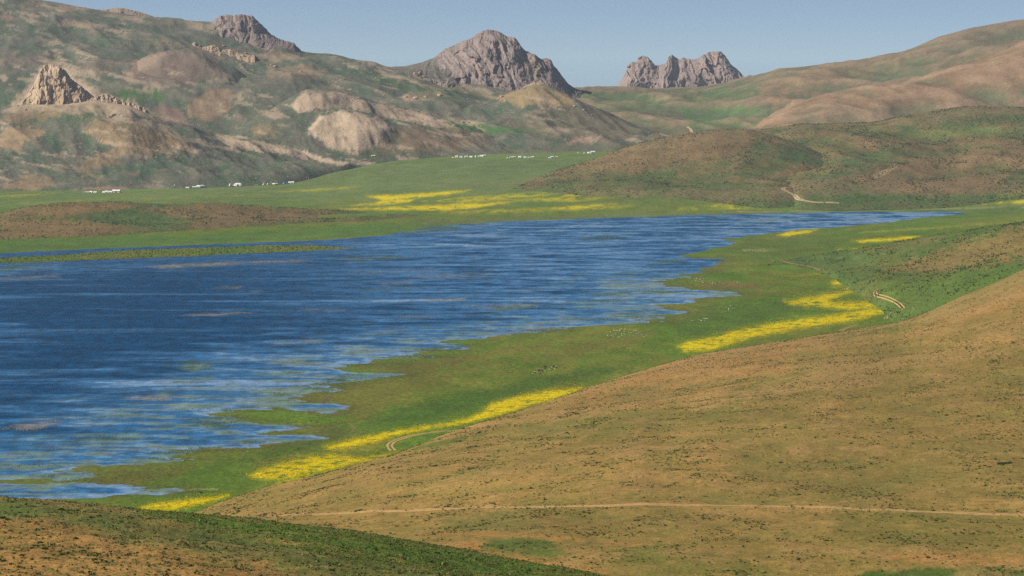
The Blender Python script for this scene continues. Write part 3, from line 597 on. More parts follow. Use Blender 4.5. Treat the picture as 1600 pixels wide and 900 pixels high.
LEFT_P = [
    ([(150,145),(200,138),(245,140),(255,152),(200,162),(160,158)], (70,112,50), 5, 5, .85),
    ([(690,186),(760,195),(830,200),(850,206),(760,208),(700,200)], (74,116,52), 4, 4, .85),
    ([(0,160),(40,150),(120,165),(170,175),(240,185),(130,190),(50,185)], (70,98,56), 5, 6, .6),
    ([(5,176),(30,150),(55,118),(108,108),(160,148),(240,178),(255,190),(150,178),(80,178)], (172,150,120), 6, 6, .85),
    ([(20,168),(40,140),(60,108),(75,98),(105,104),(130,135),(152,152),(120,165),(60,168)], TAN, 5, 5, .95),
    ([(135,157),(165,145),(200,158),(232,172),(245,180),(225,180),(180,170)], TAN, 3, 4, .9),
    ([(128,202),(150,188),(200,190),(262,205),(302,226),(290,240),(200,244),(160,256),(130,275),(160,279),(118,262),(140,250),(180,235),(150,215)], (146,122,88), 6, 8, .85),
    ([(0,212),(20,198),(62,197),(72,205),(40,225),(30,240),(10,232),(0,230)], (158,130,98), 4, 6, .85),
    ([(5,287),(40,275),(80,278),(88,291),(50,297),(10,293)], (156,130,98), 3, 5, .8),
    ([(0,187),(30,175),(92,172),(97,183),(50,190),(0,193)], (140,118,86), 3, 5, .8),
    ([(195,124),(205,100),(235,84),(265,78),(340,84),(345,120),(300,128),(230,135)], (124,104,90), 4, 4, .9),
    ([(196,120),(205,102),(235,86),(270,82),(240,98),(210,118),(204,132)], (152,126,104), 4, 4, .8),
    ([(290,168),(322,142),(362,134),(362,170),(332,187),(298,182)], (156,128,98), 4, 5, .9),
    ([(232,175),(250,162),(285,175),(292,196),(250,190)], (132,102,88), 3, 3, .9),
    ([(330,205),(352,214),(422,224),(482,238),(542,255),(530,259),(430,240),(360,230),(350,222)], TANB, 2, 3, .9),
    ([(455,162),(478,141),(522,142),(582,160),(652,175),(712,195),(690,201),(600,182),(530,164),(500,172),(465,177)], TAN, 4, 4, .95),
    ([(483,207),(498,181),(532,171),(592,185),(622,205),(602,226),(560,238),(520,233)], TANB, 4, 4, .95),
    ([(600,200),(722,204),(772,222),(702,238),(580,240)], (136,112,84), 6, 10, .7),
    ([(622,152),(640,143),(686,144),(704,151),(640,159)], (172,142,118), 2, 3, .9),
    ([(664,127),(690,128),(760,148),(790,156),(760,154),(700,138)], (150,130,96), 1.5, 2, .7),
    ([(635,116),(650,112),(668,118),(680,126),(640,126)], (168,142,120), 2, 3, .8),
    ([(772,154),(800,140),(838,128),(872,143),(905,162),(870,168),(812,163)], (160,136,92), 4, 5, .85),
    ([(860,165),(920,165),(1010,205),(1000,218),(950,222),(850,212),(790,195)], (116,104,80), 6, 10, .7),
    ([(884,217),(942,212),(932,222),(890,226)], (166,138,116), 2, 4, .85),
    ([(520,240),(560,236),(700,240),(860,230),(1000,222),(1000,232),(760,242),(560,248)], (96,104,66), 4, 6, .6),
    ([(90,34),(140,36),(165,39),(150,43),(95,42)], (166,140,112), 2, 4, .8),
    ([(64,70),(90,62),(96,66),(75,73)], (168,142,114), 2, 3, .8),
    ([(70,91),(95,95),(112,105),(100,104),(75,96)], (176,146,116), 1.5, 2, .9),
    ([(395,82),(440,82),(470,84),(460,94),(420,98),(400,92)], (156,132,104), 3, 5, .8),
    ([(418,105),(470,100),(506,113),(500,124),(420,124)], (148,124,98), 3, 6, .75),
    ([(220,60),(300,72),(380,84),(360,92),(260,76)], (150,130,100), 4, 9, .55),
    ([(0,20),(12,20),(24,28),(10,32),(0,30)], (156,122,104), 3, 3, .8),
    ([(88,8),(112,6),(118,14),(95,22)], (162,130,108), 3, 3, .7),
    ([(30,0),(80,8),(60,22),(35,16)], (140,122,92), 4, 8, .6),
    ([(0,80),(60,86),(100,98),(60,104),(0,105)], (116,98,82), 5, 6, .6),
    ([(120,100),(170,90),(200,96),(160,118),(120,112)], (112,94,80), 5, 7, .6),
    ([(160,292),(200,292),(195,297),(130,296),(125,292)], (158,126,104), 1.2, 2, .8),
    ([(380,135),(420,120),(500,125),(520,140),(440,150),(460,190),(430,230),(380,215)], (96,100,80), 8, 10, .6),
    ([(395,200),(425,195),(430,215),(395,215)], (146,124,92), 4, 7, .7),
    ([(570,112),(640,118),(760,150),(700,160),(600,140)], (78,98,58), 6, 6, .6),
]
RELL = lambda a, s, sh: (lambda X, Y, t: (gully(X, Y, t, a, s, sh) + a * .8 * fbm(X / s, Y / s, sh + 3, o=4)) * sstep(1.05, .82, t) * sstep(-.05, .2, t))
def rock_bands(c, U, V, P, t):
    """pale slabs and scree that follow the fall of the ridges"""
    a = fbm(U / 42 + 3.1, (V - .22 * U) / 8, 4.4, o=6, gain=.6); b = fbm(U / 120 - 2, V / 50, 8.8, o=3); f = fbm(U / 5, V / 2.2, 1.1, o=3)
    m = sstep(.16, .42, a + .25 * f) * sstep(-.25, .25, b) * .72
    c = lerp(c, lin((182, 158, 130))[None], m[:, None])
    m2 = sstep(.2, .5, fbm(U / 30 + 8, (V - .15 * U) / 10, 2.2, o=5)) * sstep(.2, -.2, b) * .4
    return lerp(c, lin((124, 104, 92))[None], m2[:, None])
LBASE = [(76, 94, 68), (94, 100, 80), (112, 104, 90)]
loft("left_mountain", [
    dict(G=[(-600,4150),(950,4350)]),
    dict(p=[(-600,130),(0,140),(150,120),(300,130),(450,140),(600,150),(760,170),(950,190)], D=[(-600,4650),(950,4750)]),
    dict(p=[(-600,-60),(0,45),(110,58),(200,62),(300,72),(420,96),(520,112),(600,121),(700,135),(800,158),(900,176),(950,200)], D=[(-600,5200),(400,5150),(950,5000)]),
    dict(p=[(-600,-170),(-100,-40),(0,-16),(64,0),(114,9),(150,15),(200,24),(248,31),(293,38),(330,36),(400,60),(473,81),(540,93),(564,100),(600,105),(640,108),(700,125),(800,150),(900,172),(950,195)], D=[(-600,5700),(0,5600),(500,5500),(950,5300)]),
  ], [34, 40, 30], -600, 960, 2.0, LBASE, LEFT_P, relief=RELL(15, 300, 0.0), sig=4, back=(700, -160), foot=None, mat=M_FAR, seed=12.2, drain=(6, 5.0, (150, 134, 112), (70, 96, 62), .4), colfn=rock_bands,
  label="green mountain with pale rock bands at the left")
loft("mauve_dome", [
    dict(p=[(120,160),(200,150),(300,150),(450,150)], D=4670),
    dict(p=[(120,150),(180,138),(230,112),(300,105),(360,125),(400,150),(450,185)], D=4720),
    dict(p=[(120,148),(165,132),(192,112),(212,97),(235,85),(262,79),(292,82),(330,91),(370,108),(400,132),(450,180)], D=[(120,4850),(330,4850),(400,4800),(450,4800)]),
  ], [14, 26], 125, 450, 2.0, LBASE, LEFT_P, relief=RELL(5, 120, 5.0), sig=5, back=(250, -70), foot=(60, -20), mat=M_FAR, seed=12.2, drain=(6, 5.0, (150, 134, 112), (70, 96, 62), .4), colfn=rock_bands,
  label="smooth mauve shoulder on the left mountain")
loft("pale_hill", [
    dict(G=[(330,4000),(560,4080),(700,4190),(880,4240)]),
    dict(p=[(330,240),(420,215),(480,205),(560,195),(640,205),(720,215),(820,232),(880,250)], D=[(330,4120),(600,4300),(880,4360)]),
    dict(p=[(330,225),(400,185),(440,160),(462,148),(480,141),(522,142),(582,159),(652,174),(712,192),(760,203),(820,224),(850,236),(880,250)], D=[(330,4300),(600,4520),(880,4480)]),
  ], [30, 40], 340, 870, 1.6, LBASE, LEFT_P, relief=RELL(6, 130, 8.0), sig=4, back=(260, -70), foot=(30, -10), mat=M_FAR, seed=12.2, drain=(6, 5.0, (150, 134, 112), (70, 96, 62), .4), colfn=rock_bands,
  bumps=[([(480,210),(498,181),(532,171),(592,185),(622,205),(602,226),(560,238),(520,234)], 11, 14), ([(455,162),(478,141),(522,142),(582,160),(652,175),(600,182),(530,164),(500,172),(465,177)], 6, 10)],
  label="pale rounded hill behind the tents")
loft("summit_hill", [
    dict(G=[(640,4260),(1100,4290)]),
    dict(p=[(640,220),(760,200),(850,185),(950,202),(1100,230)], D=[(640,4450),(850,4520),(1100,4470)]),
    dict(p=[(640,200),(700,175),(760,158),(800,144),(830,132),(850,131),(872,140),(905,157),(950,176),(1000,199),(1040,215),(1100,232)], D=[(640,4650),(850,4800),(1100,4650)]),
  ], [34, 44], 650, 1100, 1.6, LBASE, LEFT_P, relief=RELL(6, 120, 11.0), sig=3, back=(300, -90), foot=(30, -10), mat=M_FAR, seed=12.2, drain=(6, 5.0, (150, 134, 112), (70, 96, 62), .4), colfn=rock_bands,
  label="conical hill topped with pale rocks")
loft("front_ridge", [
    dict(G=[(-600,3570),(150,3580),(300,3620),(450,3720),(560,4020),(640,4180)]),
    dict(p=[(-600,290),(0,262),(100,255),(200,245),(330,255),(450,262),(560,258),(640,249)], D=[(-600,3690),(0,3730),(450,3880),(560,4080),(640,4210)]),
    dict(p=[(-600,240),(0,215),(100,205),(200,205),(300,225),(400,243),(500,256),(560,257),(640,248)], D=[(-600,3870),(200,3900),(450,4020),(560,4130),(640,4230)]),
    dict(p=[(-600,200),(-100,180),(0,172),(30,164),(100,163),(150,156),(200,166),(232,178),(290,195),(350,213),(422,225),(482,239),(542,254),(640,247)], D=[(-600,4080),(200,4080),(450,4120),(640,4260)]),
  ], [26, 30, 28], -600, 640, 1.8, LBASE, LEFT_P, relief=RELL(6, 110, 14.0), sig=3, back=(220, -60), foot=(30, -8), mat=M_FAR, seed=12.2, drain=(6, 5.0, (150, 134, 112), (70, 96, 62), .4), colfn=rock_bands,
  bumps=[([(128,202),(150,188),(200,190),(262,205),(302,226),(290,240),(200,244),(150,225)], 8, 16)],
  label="front ridge with tan patches above the left tents")

# ------------------------------------------------------------------ rocky peaks and crags
def rock_mat(name, c1, c2, c3, scale=14.0):
    m, nt, b = nodes_of(name); L = nt.links.new
    at = N(nt, "ShaderNodeVertexColor", layer_name="Col"); tc = N(nt, "ShaderNodeTexCoord")
    mp = N(nt, "ShaderNodeMapping"); mp.inputs["Scale"].default_value = (1, 1, .45); L(tc.outputs["Object"], mp.inputs[0])
    n = N(nt, "ShaderNodeTexNoise", i_Scale=1 / scale, i_Detail=6.0, i_Roughness=.65); L(mp.outputs[0], n.inputs["Vector"])
    r = N(nt, "ShaderNodeValToRGB"); e = r.color_ramp.elements
    e[0].position = .33; e[0].color = (*lin(c1), 1); e[1].position = .68; e[1].color = (*lin(c3), 1); k = e.new(.5); k.color = (*lin(c2), 1)
    L(n.outputs[0], r.inputs[0])
    mx = N(nt, "ShaderNodeMix", data_type='RGBA'); mx.inputs[0].default_value = .5; L(r.outputs[0], mx.inputs[6]); L(at.outputs[0], mx.inputs[7])
    L(mx.outputs[2], b.inputs["Base Color"]); b.inputs["Roughness"].default_value = .95; b.inputs["Specular IOR Level"].default_value = .1
    bn = N(nt, "ShaderNodeTexNoise", i_Scale=2.2 / scale, i_Detail=7.0, i_Roughness=.7); L(mp.outputs[0], bn.inputs["Vector"])
    bp = N(nt, "ShaderNodeBump", i_Strength=.9, i_Distance=scale * .35); L(bn.outputs[0], bp.inputs["Height"]); L(bp.outputs[0], b.inputs["Normal"])
    return m
def facets(x, y, s, seed):
    """broken rock: cells of random tilt and depth"""
    x, y = x / s, y / s; xi, yi = np.floor(x), np.floor(y); best = np.full(x.shape, 1e9); out = np.zeros(x.shape)
    def hsh(a, b, k):
        q = np.sin(a * 127.1 + b * 311.7 + k * 74.7 + seed * 13.37) * 43758.5453; return q - np.floor(q)
    for dx in (-1, 0, 1):
        for dy in (-1, 0, 1):
            a, b = xi + dx, yi + dy; cx, cy = a + hsh(a, b, 1), b + hsh(a, b, 2); d = (x - cx) ** 2 + (y - cy) ** 2
            v = (hsh(a, b, 3) - .5) + 1.1 * (hsh(a, b, 4) - .5) * (x - cx) + 1.1 * (hsh(a, b, 5) - .5) * (y - cy)
            m = d < best; best = np.where(m, d, best); out = np.where(m, v, out)
    return out
def crag_disp(amp, s, slant=.25, sh=0.0):
    def f(X, Y, Z, t):
        wx = X + slant * Z + s * .35 * fbm(X / s, Z / s, sh + 1, o=3); wz = Z * .62 + s * .3 * fbm(X / s + 9, Z / s, sh + 2, o=3)
        a = ridged(wx / (s * 1.7), wz / (s * 3.2), sh, o=3, gain=.5); w = fbm(X / (s * 2.5), Z / (s * 3), sh + 9, o=3)
        q = .75 * (a - .5) + .55 * facets(wx, wz, s * .62, sh) + .3 * facets(wx + 5, wz, s * .26, sh + 3) + .14 * facets(wx, wz + 7, s * .12, sh + 5) + .7 * w
        return -amp * q * sstep(1.18, .95, t)
    return f
def jag(a, s, seed): return lambda u: -a * (fbm(u / s, u * 0 + seed, o=4, gain=.6))
M_PEAK = rock_mat("peak_rock", (118, 100, 94), (156, 138, 128), (184, 164, 150))
M_PEAKF = rock_mat("far_peak_rock", (126, 106, 98), (164, 142, 128), (184, 162, 144), 22)
M_TANROCK = rock_mat("tan_rock", (150, 126, 100), (192, 166, 136), (214, 190, 158), 6)
loft("rocky_peak", [
    dict(p=[(600,112),(640,117),(700,134),(760,150),(830,160),(880,168),(935,190)], D=5250),
    dict(p=[(600,108),(640,108),(690,105),(740,100),(790,105),(830,115),(860,122),(880,140),(910,158),(935,182)], D=[(600,5400),(780,5380),(930,5420)]),
    dict(p=[(600,104.5),(633,103.5),(660,97),(678,90),(695,77),(715,68),(737,59),(750,50),(761,46),(778,48),(788,54),(794,59),(800,57),(806,60),(813,70),(819,78),(828,82),(836,85),(846,93),(853,90),(860,92),(866,104),(872,110),(880,121),(888,131),(897,137),(909,142),(918,152),(935,178)],
         D=[(600,5600),(780,5560),(850,5500),(930,5540)], jag=lambda u: jag(1.6, 7, 1.0)(u) * ((u > 690) & (u < 885))),
  ], [34, 46], 604, 926, .8, [(164, 144, 132), (146, 128, 118)], [
    ([(600,95),(640,95),(680,88),(685,106),(720,128),(640,122)], (76,90,62), 3, 3, 1),
    ([(700,122),(760,146),(830,158),(800,160),(700,138)], (150,132,100), 2, 2, .8),
    ([(820,95),(845,100),(850,122),(838,130),(822,118)], (108,104,76), 4, 4, .8), ([(885,128),(935,140),(935,156),(890,150)], (82,98,62), 3, 2, .95)],
  raydisp=lambda X, Y, Z, t: crag_disp(29, 48, .5, 2.0)(X, Y, Z, t) * sstep(-280, -170, X), relief=None, sig=.9, back=(300, -120), foot=(40, -15), mat=M_PEAK, seed=1.7,
  label="large rocky peak at the centre of the skyline")
loft("jagged_peak", [
    dict(p=[(940,150),(1200,150)], D=8000),
    dict(p=[(940,141),(962,139),(985,120),(1060,118),(1130,112),(1165,125),(1200,128)], D=8110),
    dict(p=[(940,141),(962,138),(968,129),(975,118),(981,101),(988,96),(993,98),(998,89),(1005,87),(1012,89),(1018,95),(1024,102),(1034,101),(1040,99),(1045,88),(1050,85),(1056,90),(1061,93),(1068,89),(1073,92),(1080,93),(1088,92),(1096,88),(1104,83),(1110,81),(1118,80),(1127,80),(1133,87),(1139,96),(1146,104),(1152,108),(1158,115),(1164,121),(1170,117),(1178,119),(1200,128)],
         D=8240, jag=lambda u: jag(1.3, 5, 4.0)(u) * ((u > 966) & (u < 1180))),
  ], [24, 50], 944, 1196, .7, [(170, 148, 136), (156, 136, 126)], [],
  raydisp=crag_disp(58, 78, .05, 6.0), sig=.5, back=(260, -150), foot=None, mat=M_PEAKF, seed=3.9, label="distant jagged rock towers in the pass")
loft("rocky_knob", [
    dict(p=[(285,78),(330,80),(380,88),(440,92),(490,110)], D=5230),
    dict(p=[(285,52),(330,58),(370,60),(420,70),(460,84),(490,106)], D=5330),
    dict(p=[(285,39),(310,37),(330,34),(344,25),(355,23),(366,24),(375,22),(388,24),(396,26),(405,35),(413,42),(420,50),(427,56),(440,62),(458,67),(465,73),(473,82),(480,91),(490,104)], D=5460, jag=lambda u: jag(1.5, 6, 8.0)(u) * ((u > 338) & (u < 470))),
  ], [24, 34], 288, 486, .8, [(152, 132, 120), (134, 116, 106)], [([(285,35),(332,34),(340,48),(330,70),(290,80)], (82,92,64), 4, 5, .9), ([(310,72),(350,68),(400,82),(440,84),(400,92),(330,84)], (162,136,108), 2, 4, .85)],
  raydisp=crag_disp(19, 36, .4, 3.0), sig=.8, back=(250, -110), foot=None, mat=M_PEAK, seed=5.9, label="dark rocky knob on the left skyline")
loft("reddish_crag", [
    dict(p=[(130,45),(200,48),(260,52),(300,50)], D=5420), dict(p=[(130,28),(180,30),(230,36),(300,44)], D=5480),
    dict(p=[(130,15),(155,15),(172,14),(186,12),(200,14),(220,19),(235,24),(248,30),(275,35),(300,39)], D=5600, jag=lambda u: jag(1.0, 6, 5.0)(u)),
  ], [14, 20], 134, 296, 1.0, [(150, 118, 100), (128, 106, 90)], [([(245,25),(300,35),(300,50),(240,48)], (88,92, 66), 3, 3, .9)],
  raydisp=crag_disp(14, 30, .2, 7.0), sig=.8, back=(200, -70), foot=None, mat=M_TANROCK, seed=2.9, label="reddish crag on the upper left skyline")
def outcrop(label, foot, crest, d0, d1, base, amp, s, seed, u0, u1, mat=M_TANROCK, patches=()):
    loft("rock_outcrop", [dict(p=foot, D=d0), dict(p=[(a, (np.interp(a, *np.array(foot).T) + b) / 2) for a, b in crest], D=(d0 + d1) / 2),
         dict(p=crest, D=d1, jag=jag(1.1, 5, seed))], [16, 22], u0, u1, .6, base, patches, raydisp=crag_disp(amp, s, .3, seed), sig=.6, back=(90, -40), foot=(25, -10), mat=mat, seed=seed,
         kind=None, label=label, cat="rock")
outcrop("steep tan crag with dark clefts on the left ridge", [(20,170),(60,171),(120,168),(156,162)], [(20,168),(36,156),(48,140),(58,120),(64,106),(72,100),(84,101),(97,106),(104,112),(112,124),(124,132),(136,142),(148,152),(156,158)], 4068, 4125, [(200,174,144), (180,154,124)], 9, 14, 3.1, 24, 154,
        patches=[([(20,160),(45,150),(50,160),(40,172),(20,172)], (110,112,72), 3, 4, .7)])
outcrop("low tan rock ridge running right from the crag", [(136,166),(180,172),(236,184)], [(136,160),(150,151),(162,146),(172,148),(184,154),(200,160),(212,163),(224,167),(232,173),(236,180)], 4082, 4110, [(200,172,142), (184,158,128)], 5, 8, 5.3, 138, 235)
outcrop("pale rocks crowning the conical hill", [(800,150),(840,142),(880,150),(900,160)], [(800,147),(812,140),(824,133),(832,128),(842,129),(850,131),(860,136),(872,141),(886,150),(900,159)], 4775, 4830, [(170,146,112), (150,128,98)], 5, 9, 7.7, 802, 898)
outcrop("row of pale boulders below the dark knob", [(236,70),(300,76),(360,90),(400,90)], [(236,68),(250,62),(262,68),(276,66),(290,71),(305,66),(318,73),(335,70),(348,78),(362,76),(378,84),(400,87)], 5150, 5190, [(172,148,116), (156,132,104)], 6, 9, 9.7, 238, 398)

# ------------------------------------------------------------------ look-up on the finished terrain
BV = {}
for nm_, L_ in LAYERS.items(): pass
_allV, _allF, _off = [], [], 0
for L_ in LAYERS.values():
    _allV.append(L_["V"]); _allF.append(L_["F"] + _off); _off += len(L_["V"])
BVH = BVHTree.FromPolygons(np.concatenate(_allV).tolist(), np.concatenate(_allF).tolist())
CAMV = Vector((0, 0, CAM_H))
def hit(u, v):
    a, ry, rz = ray(u, v); h = BVH.ray_cast(CAMV, Vector((a, ry, rz)).normalized()); return h[0]
def drop(x, y):
    h = BVH.ray_cast(Vector((x, y, 900)), Vector((0, 0, -1))); return h[0].z if h[0] else 0.0
def scatter(layer, n, dens, umin=-60, umax=1660, vmin=-40, vmax=960, fade=None):
    """random points spread evenly over a layer's area, thinned by dens(pu, pv, x, y)"""
    L_ = LAYERS[layer]; V, F = L_["V"], L_["F"]; cu, cv = L_["pu"][F].mean(1), L_["pv"][F].mean(1)
    ok = np.flatnonzero((cu > umin) & (cu < umax) & (cv > vmin) & (cv < vmax)); F = F[ok]
    P = V[F]; ar = np.linalg.norm(np.cross(P[:, 2] - P[:, 0], P[:, 3] - P[:, 1]), axis=1) * .5
    w = ar * np.clip(dens(cu[ok], cv[ok], P[:, :, 0].mean(1), P[:, :, 1].mean(1)), 0, None)
    if fade: w = w * fade(P[:, :, 1].mean(1))
    i = RNG.choice(len(F), n, p=w / w.sum()); a, b = RNG.random((2, n, 1))
    Q = P[i]; return (Q[:, 0] * (1 - a) + Q[:, 1] * a) * (1 - b) + (Q[:, 3] * (1 - a) + Q[:, 2] * a) * b
def tufts(pts, width, height, cols, blades=7, lean=.8, jitter=.3, base_dark=1.0):
    """small plants of pointed leaves, one mesh; width and height per plant"""
    n = len(pts); th = RNG.random((n, blades)) * 2 * np.pi; ln = width[:, None] * .5 * (.45 + .75 * RNG.random((n, blades))) * lean
    hh = height[:, None] * (.45 + .65 * RNG.random((n, blades))); wd = width[:, None] * (.22 + .16 * RNG.random((n, blades)))
    o = np.stack([np.cos(th), np.sin(th), 0 * th], -1); s = np.stack([-np.sin(th), np.cos(th), 0 * th], -1)
    c = pts[:, None, :] + np.stack([RNG.normal(size=(n, blades)), RNG.normal(size=(n, blades)), np.zeros((n, blades))], -1) * width[:, None, None] * .16
    c[..., 2] -= .03 * height[:, None]
    tip = c + o * ln[..., None]; tip[..., 2] += hh
    mid = c + o * ln[..., None] * .5; mid[..., 2] += hh * .75
    V = np.stack([c - s * wd[..., None] * .35, c + s * wd[..., None] * .35, mid + s * wd[..., None] * .5, tip, mid - s * wd[..., None] * .5], 2).reshape(-1, 3)
    k = np.arange(n * blades)[:, None] * 5
    F = np.concatenate([k + np.array([[0, 1, 2]]), k + np.array([[0, 2, 4]]), k + np.array([[4, 2, 3]])])
    C = np.repeat(cols[:, None, :] * (1 + jitter * (RNG.random((n, blades, 1)) - .5)), 5, axis=2).reshape(n * blades * 5, -1) if False else \
        np.repeat((cols[:, None, :] * (1 + jitter * (RNG.random((n, blades, 1)) - .5))).reshape(-1, 3), 5, axis=0)
    return V, F, C
M_LEAF = vcol_mat("plant_leaves", trans=.4); M_COAT = vcol_mat("fleece")
def pick(cs, n, w=None):
    i = RNG.choice(len(cs), n, p=w); c = np.array([lin(q) for q in cs])[i]; return c * (1 + .5 * (RNG.random((n, 1)) - .5))
def plant_cover(name, pts, wr, hr, cs, label, cat=None, blades=7, w=None, lean=.8):
    n = len(pts); wd = wr[0] + (wr[1] - wr[0]) * RNG.random(n) ** 2; ht = wd * (hr[0] + (hr[1] - hr[0]) * RNG.random(n))
    V, F, C = tufts(pts, wd, ht, pick(cs, n, w), blades, lean)
    return new_obj(name, raw_mesh(name, V, F, C, smooth=False), M_LEAF, kind="stuff", label=label, cat=cat)

def clump(sx, sy, seed): return lambda U, V, X, Y: .12 + sstep(-.15, .55, fbm(X / sx + seed, Y / sy, seed, o=4)) * 1.6
# tussocks and turf
plant_cover("grass_tussocks", scatter("foreground_hill", 36000, lambda U, V, X, Y: (.25 + clump(6, 8, 1.0)(U, V, X, Y)), umax=1000, vmin=760), (.18, .75), (.3, .6),
            [(104,116,52),(120,126,62),(66,84,34),(166,150,92),(132,142,98),(56,68,28)], "short grass tussocks covering the foreground hill", "grass", 5)  # darkest tones paint in the shadows among the tufts
plant_cover("ridge_turf", scatter("foreground_hill", 22000, lambda U, V, X, Y: (1 - sstep(-4, 14, poly_sd(U, V, [(215,798),(340,808),(453,821),(600,842),(720,862),(960,905),(960,930),(860,925),(700,892),(560,872),(420,842),(300,818)]))), umax=1000, vmin=780), (.2, .5), (.4, .8),
            [(96,130,42),(112,140,52),(84,114,38),(124,142,60)], "dark green turf along the foreground hill edge", "grass", 5)
BR_D = lambda U, V, X, Y: clump(26, 34, 3.0)(U, V, X, Y) * (.35 + sstep(.1, .6, fbm(X / 7, Y / 9, 3.0, o=2))) * sstep(530, 640, V + .12 * (U - 800))
plant_cover("hillside_tussocks", scatter("brown_hillside", 60000, BR_D, vmin=430), (.35, 1.35), (.22, .45),
            [(92,108,48),(112,120,60),(76,92,38),(88,82,46),(124,130,74)], "small dark tussocks dotting the brown hillside", "shrubs", 5)
plant_cover("upper_tussocks", scatter("brown_hillside", 6000, clump(40, 60, 6.0), vmin=415, vmax=640, umin=900), (.4, 1.4), (.25, .5),
            [(112,108,58),(98,102,52),(96,84,52)], "sparse tussocks high on the brown hillside", "shrubs", 5)
plant_cover("green_hill_shrubs", scatter("green_hillside", 6500, clump(30, 40, 2.0), vmin=340), (.7, 2.2), (.5, .8), [(80,98,48),(88,104,54),(104,110,62),(70,86,44)], "dark shrubs dotting the green hillside", "shrubs", 5)
plant_cover("low_hill_shrubs", scatter("low_hill", 7000, clump(40, 50, 2.0), vmin=310), (.9, 2.6), (.5, .8), [(80,94,52),(92,100,58),(108,106,66)], "shrubs speckling the low hill on the far left shore", "shrubs", 5)
plant_cover("round_hill_shrubs", scatter("shrubby_hill", 8000, clump(60, 70, 2.0), vmin=195), (1.0, 3.2), (.5, .8), [(80,92,56),(94,100,62),(108,104,70)], "shrubs speckling the rounded hill across the lake", "shrubs", 5)
plant_cover("ridge_shrubs", scatter("shrubby_ridge", 12000, clump(60, 80, 5.0), vmin=160), (1.0, 3.4), (.5, .8), [(80,92,56),(94,100,62),(108,104,70)], "shrubs speckling the long ridge at the right", "shrubs", 5)

# flowers, reeds, marsh grass on the valley floor
plant_cover("yellow_flowers", scatter("ground", 110000, lambda U, V, X, Y: yellow_density(U, V, 2.2) ** 1.2, vmin=290, fade=lambda D: (1500 / D) ** 1.5), (.22, .7), (.35, .6),
            [YEL, (252,226,0), (236,204,0), (206,192,6), (128,134,26)], "bright yellow flowers in streaks along the meadows", "flowers", 4, [.38, .26, .2, .1, .06])
def pts_on_water(polys, n, wob=2.0):
    tot = []; ws = []
    for poly, dn in polys:
        w = px_world(poly); a = .5 * abs(np.dot(w[:, 0], np.roll(w[:, 1], 1)) - np.dot(w[:, 1], np.roll(w[:, 0], 1))); ws.append(a * dn)
    ws = np.array(ws); ks = np.maximum((n * ws / ws.sum()).astype(int), 60)
    for (poly, dn), k in zip(polys, ks):
        w = px_world(poly); lo, hi = w.min(0) - 12, w.max(0) + 12; p = lo + RNG.random((k * 9, 2)) * (hi - lo)
        s = poly_sd(p[:, 0] * .4, p[:, 1], w * np.array([.4, 1])) + 14 * fbm(p[:, 0] / 60, p[:, 1] / 30, dn, o=4)
        q = p[(s < 0) & (fbm(p[:, 0] / 40, p[:, 1] / 16, 3 + dn, o=4) > .0)][:int(k * .7)]; tot.append(q)
    p = np.concatenate(tot); return np.column_stack([p, np.full(len(p), -.02)])
plant_cover("marsh_grass", pts_on_water(MARSH, 60000), (.4, 1.0), (.25, .5), [(112,134,70),(124,140,78),(100,124,62),(142,144,86)], "green marsh grass growing in the lake shallows", "grass", 4)
plant_cover("dry_reeds", pts_on_water(DRY, 7000), (.3, .8), (.5, 1.0), [(226,202,164),(206,184,146),(190,174,128),(160,158,106)], "tan dry reeds standing in the lake", "reeds", 4, lean=.5)
plant_cover("island_scrub", (lambda p: np.column_stack([p, [max(drop(a, b), 0) for a, b in p]]))(
            (lambda w: (lambda q: q[poly_sd(q[:, 0], q[:, 1], w) < 2][:3500])(w.min(0) + RNG.random((30000, 2)) * (w.max(0) - w.min(0))))(px_world([(-60,415),(-60,404)] + ISLE_PX[2:]))),
            (.6, 1.9), (.4, .8), [(76,88,44),(92,100,52),(112,106,62),(184,174,140)], "low scrub on the long flat island", "shrubs", 5, [.4, .35, .18, .07])
# meadow turf lumps near the shore so that the grass has relief
plant_cover("meadow_turf", scatter("ground", 40000, lambda U, V, X, Y: (lake_sd(X, Y) > 2) * clump(50, 80, 4.0)(U, V, X, Y), vmin=340, vmax=800, fade=lambda D: (1300 / D) ** 1.2), (.5, 1.3), (.12, .3),
            [(78,102,36),(90,108,42),(102,112,48),(70,92,34)], "taller grass lumps in the shore meadow", "grass", 4)

